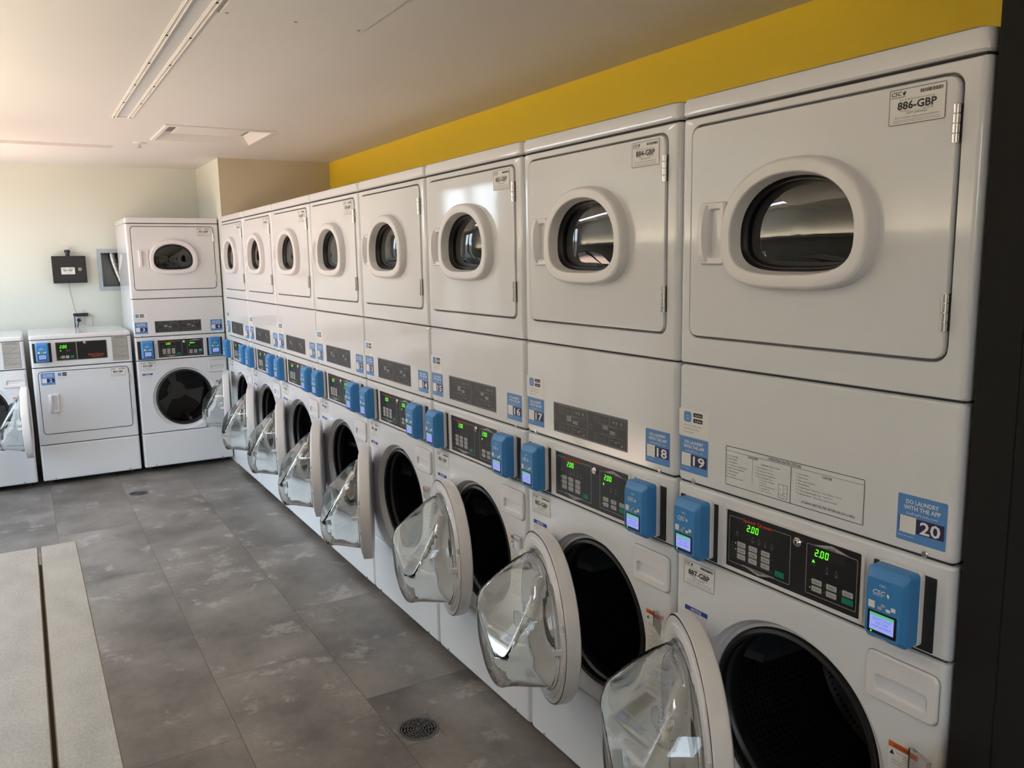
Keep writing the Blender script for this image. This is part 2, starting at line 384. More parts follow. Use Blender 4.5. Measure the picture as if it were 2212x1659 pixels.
def pseg(mb, s_, x, z, hh, y, m):
    w_ = hh*.52; t = hh*.13; g = hh*.02; sh = .12
    def P(px, pz): return (x+px+(pz)*sh, y, z+pz)
    for ch in s_:
        if ch == '.':
            q = [(-t*.6, 0), (t*.5, 0), (t*.5, t*1.1), (-t*.6, t*1.1)]; mb.face([P(*p) for p in q], m); x += t*.9; continue
        hz = hh/2
        R_ = {'a': (t*.6, w_-t*.6, hh-t, hh), 'd': (t*.6, w_-t*.6, 0, t), 'g': (t*.6, w_-t*.6, hz-t/2, hz+t/2),
              'b': (w_-t, w_, hz+g, hh-t*.5), 'c': (w_-t, w_, t*.5, hz-g), 'f': (0, t, hz+g, hh-t*.5), 'e': (0, t, t*.5, hz-g)}
        for k in SEG[ch]:
            a, b, c, d = R_[k]; mb.face([P(a, c), P(b, c), P(b, d), P(a, d)], m)
        x += w_*1.42
def logo(mb, x, z, h, y, m, m2):   # "CSC" with a small leaf mark
    ptext(mb, 'CSC', x, z, h, y, m, 'l', wid=h*3.0, bold=.02, shear=.25)
    lx = x+h*3.35
    for a, mm in ((0, m2), (1, m)):
        c = (lx+(h*.28 if a else h*.62), z+h*(.35 if a else .6)); R_ = h*.42
        mb.face([(c[0]+R_*.8*math.cos(t)*(1 if a else .8), y-a*1e-4, c[1]+R_*math.sin(t)) for t in [2*PI*i/10 for i in range(10)]], mm)
    mb.face([(lx+h*.25, y, z-h*.25), (lx+h*.75, y, z+h*.1), (lx+h*.15, y, z+h*.2)], m)

# ------------------------------------------------------------------ machine geometry (local: x right, y into the machine, z up)
W = 0.712
ZT, ZL, Z1, Z2, Z3, Z4, ZB = 1.985, 1.9402, 1.366, 1.0721, 0.8884, 0.311, 0.038
WC = (0.355, 0.575)    # washer opening centre
def panel(mb, z0, z1, m, hole=None, c=None, x0=0.003, x1=W, sx=0.016, sz=0.004, yback=0.06, n=60, floor=None, yo=0.0, inner=None, rad=.006):
    """front sheet with rounded vertical edges; hole = outline, inner = list of (outline, y, material)"""
    c = c or ((x0+x1)/2, (z0+z1)/2)
    def sh(k, kz): return sd_rr(x0+k, x1-k, z0+kz, z1-kz, rad)
    prof = [(0, 0, yback), (0, 0, sx)] + [(sx*(1-math.cos(a)), sz*(1-math.cos(a)), sx*(1-math.sin(a))) for a in (.35, .8, 1.2, PI/2)]
    shapes = [(sh(a, b), y+yo) for a, b, y in prof]
    ref = [shapes[0][0], shapes[-1][0]] + ([hole] if hole else [])
    T = thetas(c, ref, n)
    loops = [ploop(s_, c, T, y) for s_, y in shapes]; ms = [m]*(len(loops)-1)
    if hole:
        loops.append(ploop(hole, c, T, yo)); ms.append(m)
        for s_, y, mm in (inner or []): loops.append(ploop(s_, c, T, y)); ms.append(mm)
        mb.loft(loops, ms)
    else: mb.loft(loops, ms, False, True)

def b_cabinet_tower():
    mb = MB()
    mb.box(0.005, 0.03, 0.055, 0.70, ZB, ZL, MW); mb.box(W-.027, W-.002, 0.055, 0.70, ZB, ZL, MW)
    mb.box(0.03, W-.027, 0.66, 0.70, ZB, ZL, MW)
    for z in (ZL, Z1, Z2, Z3, Z4): mb.box(0.012, W-.01, 0.010, 0.058, z-.012, z+.009, MDK)
    mb.box(0.03, W-.027, 0.06, 0.66, Z1-.01, Z1+.01, MDK); mb.box(0.03, W-.027, 0.06, 0.66, Z4-.02, Z4, MDK)
    mb.box(0.03, W-.03, 0.05, 0.066, ZB, Z4, MDK)
    for x in (.06, W-.06):
        for y in (.12, .62): mb.cyl((x, y, 0.0), 2, .022, ZB+.002, MDK, 12)
    return mb
def b_lid():
    mb = MB(); z0 = ZL+.002
    loops = []
    for ins, z in ((.004, z0), (0, z0+.004), (0, ZT-.014), (.004, ZT-.005), (.014, ZT)):
        s_ = sd_rr(0.001+ins, W+.001-ins, -0.004+ins, 0.70-ins, .022); c = (W/2, .35); T = thetas(c, [sd_rr(.001, W, -.004, .7, .022)], 40)
        loops.append([(p[0], p[2], z) for p in ploop(s_, c, T, 0)])
    mb.loft(loops, MW, True, True); return mb
DC = (0.3475, 1.660)
def doorshape(g=0.0): return sd_rr(.043-g, .668+g, 1.436-g, 1.914+g, .022+g)
def b_dryer_front():
    mb = MB()
    panel(mb, Z1+.0016, ZL-.0025, MW, hole=doorshape(.0065), c=DC,
          inner=[(doorshape(.0045), .003, MW), (doorshape(.0045), .011, MGR), (doorshape(-.012), .011, MGR)]); return mb
def bez(k, kt=None): return sd_d(.3455, 1.664, .1855-k, .153-k, .113-k)
def b_dryer_door():
    mb = MB(); T = thetas(DC, [doorshape()], 84)
    L = [ploop(doorshape(), DC, T, .010), ploop(doorshape(), DC, T, -.001), ploop(doorshape(-.0015), DC, T, -.004), ploop(doorshape(-.004), DC, T, -.005), ploop(bez(.012), DC, T, -.005)]
    mb.loft(L, MW); return mb
def b_bezel():
    mb = MB(); c = (.3455, 1.66); T = thetas(c, [], 84)
    pr = [(-.001, -.004, MW2), (.0005, -.010, MW2), (.0015, -.024, MW2), (.0025, -.029, MW2), (.006, -.0325, MW2), (.010, -.0338, MW2), (.028, -.0335, MW2), (.0305, -.032, MW2), (.032, -.029, MW2), (.037, -.004, MW2), (.0385, .002, MRUB), (.0405, .006, MRUB), (.042, .008, MRUB), (.044, .008, MRUB), (.046, .012, MRUB), (.048, .03, MRUB)]
    mb.loft([ploop(bez(k), c, T, y) for k, y, _ in pr], [q[2] for q in pr[1:]]); return mb
def b_dryer_glass():
    mb = MB(); c = (.3455, 1.66); T = thetas(c, [], 60); loops = []
    for k in (1, .93, .85, .7, .5, .3, .1):
        s_ = sd_d(.3455, 1.664, .1425*k, .110*k, .070*k); loops.append(ploop(s_, c, T, .011-.013*(1-k**2.2)))
    mb.loft(loops, MDG, False, True); mb.recalc = True; return mb
def b_dryer_drum():
    mb = MB(); c = (.3455, 1.655); T = thetas(c, [], 48)
    L = [ploop(sd_d(.3455, 1.66, .16, .13, .09), c, T, .032), ploop(sd_c(c[0], c[1], .22), c, T, .12), ploop(sd_c(c[0], c[1], .25), c, T, .14), ploop(sd_c(c[0], c[1], .25), c, T, .6), ploop(sd_c(c[0], c[1], .02), c, T, .61)]
    mb.loft(L, [MDRD, MDRD, MDRD, MDRD], False, True)
    for a in (.6, 2.7, 4.8):
        p = Vector((c[0]+.25*math.cos(a), 0, c[1]+.25*math.sin(a))); q = Vector((c[0]+.19*math.cos(a), 0, c[1]+.19*math.sin(a))); t = Vector((-math.sin(a), 0, math.cos(a)))*.03
        mb.loft([[p+t+Vector((0, y, 0)), q+Vector((0, y, 0)), p-t+Vector((0, y, 0))] for y in (.16, .59)], MDRD, True, True)
    return mb
def mk_handle(x0, x1, z0, z1, yf=-.006):
    def fn():
        mb = MB(); c = ((x0+x1)/2+.006, (z0+z1)/2)
        o_ = sd_rr(x0, x1, z0, z1, .006); o2 = sd_rr(x0+.004, x1-.003, z0+.003, z1-.003, .005); p1 = sd_rr(x0+.026, x1-.010, z0+.014, z1-.014, .010); p2 = sd_rr(x0+.031, x1-.016, z0+.022, z1-.020, .007)
        T = thetas(c, [o_, p1], 48)
        L = [ploop(o_, c, T, yf+.004), ploop(o_, c, T, yf-.006), ploop(o2, c, T, yf-.010), ploop(p1, c, T, yf-.009)]
        # bowed grip: left side proud
        L.append(ploop(p2, c, T, yf+.008))
        mb.loft(L, MW2, False, True)
        gx = x0+.013
        lp = []
        for k in range(9):
            z = z0+.006+(z1-z0-.012)*k/8; b_ = .012*math.sin(PI*k/8)**.6
            lp.append([(gx-.011, yf-.008, z), (gx-.009, yf-.011-b_, z), (gx+.006, yf-.012-b_, z), (gx+.014, yf-.008, z)])
        mb.loft(lp, MW2, True, True)
        return mb
    return fn
def mk_hinge(x, z0, z1, y=-.006):
    def fn():
        mb = MB(); n = 4; h = (z1-z0)/n
        for i in range(n): mb.cyl((x, y, z0+h*i+.0006), 2, .0062, h-.0012, MCHR, 12, .0008)
        mb.box(x-.003, x+.003, y, .004, z0, z1, MCHR); return mb
    return fn
def b_middle():
    mb = MB(); panel(mb, Z2+.0018, Z1-.0016, MW, sz=.006, rad=.012)
    return mb
def b_screws(zz, xs, y=-.001, m=MCHR):
    def fn():
        mb = MB()
        for x in xs: mb.cyl((x, y+.003, zz), 1, .0065, -.006, m, 12, .002)
        return mb
    return fn
def b_console():
    mb = MB(); panel(mb, Z3+.0018, Z2-.0018, MW, sz=.008, rad=.006)
    c = (.352, .972); T = thetas(c, [sd_rr(.164, .540, .896, 1.050, .006)], 40)
    L = [ploop(sd_rr(.164, .540, .896, 1.050, .006), c, T, .001), ploop(sd_rr(.166, .538, .898, 1.048, .005), c, T, -.004), ploop(sd_rr(.173, .531, .903, 1.042, .003), c, T, -.004), ploop(sd_rr(.175, .529, .905, 1.040, .002), c, T, -.001)]
    mb.loft(L, MW2)
    return mb
def b_washer_front():
    mb = MB(); cx, cz = WC
    def c_(R_, dz=0.0, ez=1.0): return sd_c(cx, cz+dz, R_, ez)
    panel(mb, Z4+.0016, Z3-.0018, MW, hole=c_(.252, -.004, .985), c=WC, n=96,
          inner=[(c_(.249, -.004, .985), .002, MW2), (c_(.243, -.002, .99), .010, MW2), (c_(.234), .014, MW2), (c_(.232), .020, MW2), (c_(.224), .022, MW2), (c_(.222), .03, MW2), (c_(.220), .032, MW2)])
    return mb
def b_gasket():
    mb = MB(); T = thetas(WC, [], 72)
    pr = [(.222, .030), (.219, .016), (.212, .013), (.206, .018), (.205, .030), (.209, .038), (.203, .044), (.200, .052), (.203, .075), (.215, .085)]
    mb.loft([ploop(sd_c(*WC, R_), WC, T, y) for R_, y in pr], MRUB)
    return mb
def b_drum():
    mb = MB(); T = thetas(WC, [], 72)
    pr = [(.215, .084), (.235, .088), (.252, .10), (.252, .44), (.240, .455), (.08, .46), (.075, .445), (.02, .443)]
    mb.loft([ploop(sd_c(*WC, R_), WC, T, y) for R_, y in pr], [MDRK, MDRUM, MDRUM, MDRUM, MDRK, MSPD, MSPD], False, True)
    return mb
def b_spider():
    mb = MB(); cx, cz = WC
    for k in range(3):
        a = PI/2+.25+k*2*PI/3
        pts = []
        for i in range(9):
            t = i/8; rr = .03+.19*t; wd = .022+.055*t*t; pts.append((rr, wd))
        L = []
        for y in (.452, .438):
            lp = [(rr, wd) for rr, wd in pts]+[(rr, -wd) for rr, wd in reversed(pts)]
            L.append([(cx+rr*math.cos(a)-wd*math.sin(a), y, cz+rr*math.sin(a)+wd*math.cos(a)) for rr, wd in lp])
        mb.loft(L, MSPD, False, True)
    for k in range(3):   # lifting baffles
        a = -PI/2+.25+k*2*PI/3; t = Vector((-math.sin(a), 0, math.cos(a)))
        L = []
        for y, h in ((.11, .02), (.14, .06), (.40, .07), (.44, .05)):
            p = Vector((cx+.250*math.cos(a), y, cz+.250*math.sin(a))); q = Vector((cx+(.250-h)*math.cos(a), y, cz+(.250-h)*math.sin(a)))
            L.append([p+t*.035, q+t*.012, q-t*.012, p-t*.035])
        mb.loft(L, MDRK, True, True)
    return mb
def b_drawer():
    mb = MB(); x0, x1, z0, z1 = .553, .700, .762, .858; c = (.627, .800)
    o_ = sd_rr(x0, x1, z0, z1, .014); o2 = sd_rr(x0+.003, x1-.003, z0+.003, z1-.003, .012)
    p1 = sd_rr(x0+.020, x1-.018, z0+.016, z1-.042, .009); p2 = sd_rr(x0+.026, x1-.022, z0+.020, z1-.043, .008)
    T = thetas(c, [o_, p1], 56)
    def sl(fn, f0):   # pocket floor slopes: deep at the top, shallow at the bottom
        return [(p[0], f0(p[2]), p[2]) for p in ploop(fn, c, T, 0)]
    L = [ploop(o_, c, T, .002), ploop(o_, c, T, -.004), ploop(o2, c, T, -.0075), ploop(p1, c, T, -.0075), sl(p2, lambda z: .052 if z > .797 else max(-.006, .052-.060*(.797-z)/.015))]
    mb.loft(L, MW2, False, True)
    pframe_rr(mb, x0-.0015, x1+.0015, z0-.0015, z1+.0015, .015, .002, -.0006, MGR)
    return mb
def b_kick():
    mb = MB(); panel(mb, ZB, Z4-.0016, MPK, sz=.012, rad=.010)
    mb.box(.01, W-.007, .02, .05, ZB-.001, ZB+.02, MPK)
    for x in (.09, W-.09): mb.cyl((x, .004, ZB+.016), 1, .005, -.007, MCHR, 10, .001)
    return mb

# --- control face
def b_ctrl(disp2='2.00'):
    def fn():
        mb = MB(); y0 = -.0012
        prr(mb, .1755, .5285, .9055, 1.0395, .002, y0, MBLK)
        y = y0-LY
        pframe_rr(mb, .183, .359, .917, 1.028, .003, .0012, y, MGLA); pframe_rr(mb, .400, .522, .917, 1.026, .003, .0012, y, MGLA)
        prect(mb, .222, .310, 1.0262, 1.0285, y-LY, MBLK)
        ptext(mb, 'Speed Queen', .266, 1.0235, .0082, y-2*LY, MRED, 'c', wid=.084, bold=.02)
        # washer / dryer arrow flashes
        mb.face([(.222, y, .920), (.320, y, .920), (.272, y, .9085)], MGLA); ptext(mb, 'WASHER', .271, .9135, .0042, y-LY, MINK, 'c', bold=.01)
        mb.face([(.410, y, 1.0245), (.512, y, 1.0245), (.461, y, 1.036)], MGLA); ptext(mb, 'DRYER', .461, 1.0262, .0042, y-LY, MINK, 'c', bold=.01)
        # dark display windows
        prect(mb, .231, .312, 1.0005, 1.0205, y, MPUCK); prect(mb, .416, .492, 1.0005, 1.0205, y, MPUCK)
        pseg(mb, '2.00', .236, 1.003, .0155, y-LY, MLCD); pseg(mb, disp2, .4205, 1.003, .0155, y-LY, MLCD)
        # washer icons and keys
        for i, x in enumerate((.254, .272, .290, .308)):
            mb.face([(x-.002, y, .991), (x+.002, y, .991), (x, y, .995)], MINK2); ptext(mb, ('WASH', 'RINSE', 'SPIN', 'LOCK')[i], x, .985, .0030, y, MINK2); prect(mb, x-.003, x+.003, .981, .983, y, MINK2)
        mb.face([(.204, y, .990), (.212, y, .990), (.208, y, .996)], MINK2); ptext(mb, 'START', .208, .984, .003, y, MINK2)
        for i, x in enumerate((.221, .255, .291)):
            for j, z in enumerate((.966, .9515, .937)):
                prr(mb, x-.0125, x+.0125, z-.006, z+.006, .002, y, MBTN, 12)
                ptext(mb, (('HOT', 'WARM', 'COLD'), ('NORMAL', 'PERM', 'DELICATE'), ('LIGHT', 'MEDIUM', 'HEAVY'))[i][j], x, z-.0018, .0032, y-LY, MINK, wid=.016)
                prect(mb, x-.0185, x-.0165, z-.001, z+.001, y, MLCD if (i == 0 and j < 2) else MINK2)
        for j, z in enumerate((.966, .9515, .937)):
            ptext(mb, ('HIGH', 'MED', 'LOW')[j], .195, z-.0015, .003, y, MINK2, wid=.008); prect(mb, .187, .312, z-.0078, z-.0073, y, MINK2)
        prr(mb, .3185, .3435, .925, .938, .002, y, MGN, 12); ptext(mb, 'START', .331, .9295, .0034, y-LY, MTEA)
        # dryer icons and keys
        mb.face([(.414, y, .988), (.422, y, .988), (.418, y, .995)], MLCD); ptext(mb, 'START', .418, .982, .003, y, MINK2)
        for i, x in enumerate((.452, .474)):
            mb.face([(x-.002, y, .984), (x+.002, y, .984), (x, y, .989)], MINK2); ptext(mb, ('DRY', 'COOL')[i], x, .978, .003, y, MINK2)
            prect(mb, x-.003, x+.003, .973, .976, y, MINK2)
        for i, x in enumerate((.428, .464, .502)):
            for j, z in enumerate((.9475, .932)):
                if i == 2 and j == 1: prr(mb, x-.0135, x+.0135, z-.0065, z+.0065, .002, y, MGN, 12); ptext(mb, 'START', x, z-.0018, .0034, y-LY, MTEA); continue
                prr(mb, x-.0125, x+.0125, z-.006, z+.006, .002, y, MBTN, 12)
                ptext(mb, (('HIGH', 'LOW'), ('MED', 'NO HEAT'), ('DELICATE', ''))[i][j], x, z-.0018, .0032, y-LY, MINK, wid=.016)
                prect(mb, x-.0175, x-.0158, z-.001, z+.001, y, MLCD if (i == 0 and j == 1) else MINK2)
        return mb
    return fn
def b_lock(x, z, y):
    def fn():
        mb = MB(); mb.cyl((x, y+.003, z), 1, .0105, -.008, MCHR, 20, .002); mb.cyl((x, y-.005, z), 1, .0055, -.0025, MCHR, 16, .0006); mb.box(x-.0012, x+.0012, y-.0080, y-.0072, z-.003, z+.003, MINK); return mb
    return fn

# --- stickers
def b_number(n, x0, z0, wd=.095, hh=.088, y=-.0004):
    def fn():
        mb = MB(); x1 = x0+wd; z1 = z0+hh
        prr(mb, x0, x1, z0, z1, .003, y, MSTB); yy = y-LY
        ptext(mb, 'DO LAUNDRY', (x0+x1)/2, z1-.0165, .0078, yy, MPAP2, 'c', wid=wd*.66, bold=.02)
        ptext(mb, 'WITH THE APP', (x0+x1)/2, z1-.0275, .0078, yy, MPAP2, 'c', wid=wd*.74, bold=.02)
        ptext(mb, 'GetPayMobile.com', (x0+x1)/2, z1-.0365, .0045, yy, MPAP2, 'c', wid=wd*.64)
        prect(mb, x0+.004, x1-.004, z0+.018, z0+.046, yy, MNAV)
        prr(mb, x0+.006, x0+.038, z0+.0155, z0+.0475, .0015, yy-LY, MPAP)
        t = str(n)
        ptext(mb, t, x1-.030, z0+.0205, .0225, yy-LY, MPAP2, 'c', wid=(.039 if len(t) > 1 else .018), bold=.02)
        ptext(mb, 'Enter this number', x0+.020, z0+.008, .003, yy, MPAP2, 'c')
        return mb
    return fn
def b_app(x0, z0, y=-.0004):
    def fn():
        mb = MB(); prect(mb, x0, x0+.100, z0, z0+.066, y, MPAP); yy = y-LY
        prr(mb, x0+.017, x0+.042, z0+.034, z0+.060, .006, yy, MSTB); ptext(mb, 'CSC', x0+.0295, z0+.047, .004, yy-LY, MPAP2, 'c'); ptext(mb, 'GO', x0+.0295, z0+.040, .004, yy-LY, MPAP2, 'c')
        for z in (.049, .035):
            prr(mb, x0+.049, x0+.080, z0+z, z0+z+.010, .002, yy, MINK); ptext(mb, 'App Store' if z > .04 else 'Google Play', x0+.0655, z0+z+.003, .004, yy-LY, MPAP2, 'c', wid=.022)
        for i, t in enumerate(('See when machines are done', 'Add funds easily', 'Get refunds')):
            z = z0+.025-i*.0085; prect(mb, x0+.018, x0+.020, z, z+.003, yy, MORG); ptext(mb, t, x0+.023, z, .0030, yy, MINK3, 'l', wid=(.055, .045, .026)[i])
        return mb
    return fn
def b_idtag(num, x0, z0, wd=.105, hh=.062, y=-.0058, border=True):
    def fn():
        mb = MB(); x1 = x0+wd; z1 = z0+hh; c = (x0+x1)/2
        prr(mb, x0, x1, z0, z1, .004, y, MPAP); yy = y-LY
        if border: pframe_rr(mb, x0+.0005, x1-.0005, z0+.0005, z1-.0005, .0035, .001, yy, MINK)
        logo(mb, x0+.004, z1-.011, .0065, yy, MINK, MTEA)
        ptext(mb, 'SERVICEWORKS', x0+.004, z1-.0155, .0026, yy, MINK3, 'l', wid=.026)
        xx = x1-.047
        rnd = random.Random(num)
        while xx < x1-.006:
            b_ = rnd.choice((.0008, .0012, .002)); prect(mb, xx, xx+b_, z1-.012, z1-.006, yy, MINK3); xx += b_+rnd.choice((.0006, .0010, .0012))
        ptext(mb, 'Please use this number when reporting service', c, z0+.0415, .0024, yy, MINK3, 'c', wid=wd*.62)
        ptext(mb, '%s-GBP' % num, c, z0+.0265, .0128, yy, MINK, 'c', wid=wd*.69, bold=.03)
        ptext(mb, 'For Service', x0+.022, z0+.0225, .0026, yy, MINK3, 'l'); ptext(mb, 'Para Servicio', x1-.022, z0+.0225, .0026, yy, MINK3, 'r')
        ptext(mb, '1-877-264-6622', c, z0+.0175, .0042, yy, MINK3, 'c', wid=wd*.37)
        ptext(mb, 'Visit our website: www.cscserviceworks.com', c, z0+.0115, .0028, yy, MINK3, 'c', wid=wd*.78)
        ptext(mb, 'This machine is owned and operated by the service company and is protected', c, z0+.0075, .0017, yy, MINK3, 'c', wid=wd*.8)
        ptext(mb, 'unauthorized use of this machine is not permitted', c, z0+.0045, .0017, yy, MINK3, 'c', wid=wd*.84)
        return mb
    return fn
def b_notice(x0, z1, y=-.0004):
    def fn():
        mb = MB(); prect(mb, x0, x0+.078, z1-.037, z1, y, MPAP); yy = y-LY; prect(mb, x0, x0+.078, z1-.012, z1, yy, MNOT)
        ptext(mb, 'NOTICE', x0+.039, z1-.0095, .0070, yy-LY, MPAP2, 'c', bold=.02)
        for i, t in enumerate(('Do not leave laundry in washer', 'after the cycle has finished.', 'To help prevent odors please', 'leave door open when not in use')):
            ptext(mb, t, x0+.039, z1-.017-.0055*i, .0030, yy, MINK3, 'c', wid=.070)
        return mb
    return fn
def b_warning():
    mb = MB(); x0, x1, z0, z1 = .607, .672, .470, .690; y = -.0004
    prect(mb, x0, x1, z0, z1, y, MPAP); yy = y-LY; prect(mb, x0, x1, z1-.012, z1, yy, MORG); ptext(mb, 'WARNING', .640, z1-.0095, .0065, yy-LY, MINK, 'c')
    mb.face([(x0+.003, yy, z1-.026), (x0+.013, yy, z1-.026), (x0+.008, yy, z1-.016)], MINK)
    rnd = random.Random(3)
    z = z1-.020
    i = 0
    L = ('Failure to install, maintain, and/or', 'operate this machine according to', 'the instructions may result in', 'conditions which can produce bodily', 'injury and/or property damage')
    while z > z0+.006:
        ptext(mb, L[i % 5], x1-.003, z, .0030, yy, MINK3, 'r', wid=(.045 if i < 3 else .055)*rnd.choice((1, .98, .7)))
        z -= .0058 if i % 6 != 5 else .010; i += 1
    return mb
def b_pict():
    mb = MB(); x0, x1, z0, z1 = .164, .523, 1.101, 1.191; y = -.0006
    prect(mb, x0, x1, z0, z1, y, MPLT); yy = y-LY
    pframe(mb, x0+.002, x1-.002, z0+.002, z1-.002, .0010, yy, MGLA)
    for side in (0, 1):
        ox = x0+side*.178
        if side: prect(mb, ox-.002, ox-.001, z0+.003, z1-.003, yy, MGLA)
        pframe(mb, ox+.008, ox+.022, z0+.037, z0+.051, .0008, yy, MINK2)
        pframe(mb, ox+.031, ox+.100, z1-.030, z1-.006, .0010, yy, MINK2); pframe(mb, ox+.102, ox+.170, z1-.030, z1-.006, .0010, yy, MINK2)
        pframe(mb, ox+.066, ox+.132, z0+.032, z1-.031, .0010, yy, MINK2)
        pframe(mb, ox+.031, ox+.100, z0+.005, z0+.031, .0010, yy, MINK2); pframe(mb, ox+.102, ox+.170, z0+.005, z0+.031, .0010, yy, MINK2)
        for i in range(3):
            for j in range(3 if not side else 2):
                prect(mb, ox+.072+i*.0078, ox+.0785+i*.0078, z0+.053-j*.0055, z0+.0570-j*.0055, yy, MGLA)
        for i in range(3):
            for j in range(2):
                prect(mb, ox+.104+i*.0078, ox+.1105+i*.0078, z0+.043-j*.0055, z0+.0470-j*.0055, yy, MGLA)
        for i, x in enumerate((.040, .056, .078)):
            T = [2*PI*k/10 for k in range(10)]
            mb.loft([[(ox+x+R_*math.cos(t), yy, z1-.018+R_*math.sin(t)) for t in T] for R_ in (.006, .005)], MINK2)
            mb.loft([[(ox+x+R_*math.cos(t), yy, z0+.018+R_*math.sin(t)) for t in T] for R_ in (.006, .005)], MINK2)
        for x in (.116, .130, .150): prect(mb, ox+x, ox+x+.008, z1-.022, z1-.013, yy, MINK2)
        prect(mb, ox+.155, ox+.161, z0+.010, z0+.014, yy, MGLA); prect(mb, ox+.128, ox+.134, z0+.016, z0+.020, yy, MGLA)
        for x in (.108, .138): prect(mb, ox+x, ox+x+.012, z0+.020, z0+.022, yy, MINK2)
    return mb
def b_instr():
    mb = MB(); x0, x1, z0, z1 = .166, .528, 1.098, 1.190; y = -.0004-LY
    pframe_rr(mb, x0, x1, z0, z1, .003, .0013, y, MINK)
    prect(mb, x0, x1, z1-.0115, z1-.0108, y, MINK3); prect(mb, .3515, .3528, z0, z1-.011, y, MINK); prect(mb, .246, .2466, z0+.018, z1-.018, y, MINK3)
    ptext(mb, 'OPERATING INSTRUCTIONS', .333, z1-.0095, .0062, y, MINK, 'c', wid=.090, bold=.01)
    ptext(mb, 'WASHER', .247, z1-.0175, .0052, y, MINK, 'c', bold=.01); ptext(mb, 'DRYER', .443, z1-.0195, .0052, y, MINK, 'c', bold=.01)
    for i, t in enumerate(('1. Load Laundry', '2. Close Door', '3. Add Supplies', '    (See Dispenser Instructions)', '4. Make Cycle Selection', '5. Make Payment', '6. Press Start', '    (Door Must be Closed)')):
        ptext(mb, t, .171, z1-.0235-i*.0072, .0036, y, MINK3, 'l')
    ptext(mb, 'DISPENSER INSTRUCTIONS', .297, z1-.0260, .0034, y, MINK, 'c', wid=.052)
    for i, t in enumerate(('1. Open Dispenser Door', '2. Load Supplies in Proper', '    Compartment (as indicated)', '3. Close Dispenser Door')):
        ptext(mb, t, .255, z1-.0335-i*.0070, .0034, y, MINK3, 'l')
    for i, t in enumerate(('A. Pre-Wash Detergent', '    (if Offered)', 'B. Main Wash Detergent', 'C. Liquid Bleach', 'D. Fabric Softener')):
        ptext(mb, t, .268, z0+.0315-i*.0060, .0030, y, MINK3, 'l')
    pframe(mb, .3195, .344, z0+.005, z0+.036, .0007, y, MINK); prect(mb, .3325, .3331, z0+.005, z0+.036, y, MINK); prect(mb, .3195, .3325, z0+.0130, z0+.0136, y, MINK); prect(mb, .3325, .344, z0+.0170, z0+.0176, y, MINK)
    for t, x, z in (('D', .326, .023), ('A', .3385, .026), ('C', .326, .008), ('B', .3385, .010)): ptext(mb, t, x, z0+z, .003, y, MINK3, 'c')
    for i, t in enumerate(('1. Load Laundry', '2. Close Door', '3. Make Cycle Selection', '4. Make Payment', '5. To Start Dryer - Press Start - Door Must be Closed', '6. To Stop Dryer During Cycle - Open Door', '7. To Restart Dryer - Close Door and Press Start')):
        ptext(mb, t, .3660, z1-.0240-i*.0070, .0035, y, MINK3, 'l')
    ptext(mb, '(CLEAN LINT FILTER AFTER EACH LOAD)', .4450, z0+.0095, .0048, y, MINK, 'c', wid=.128, bold=.01)
    return mb

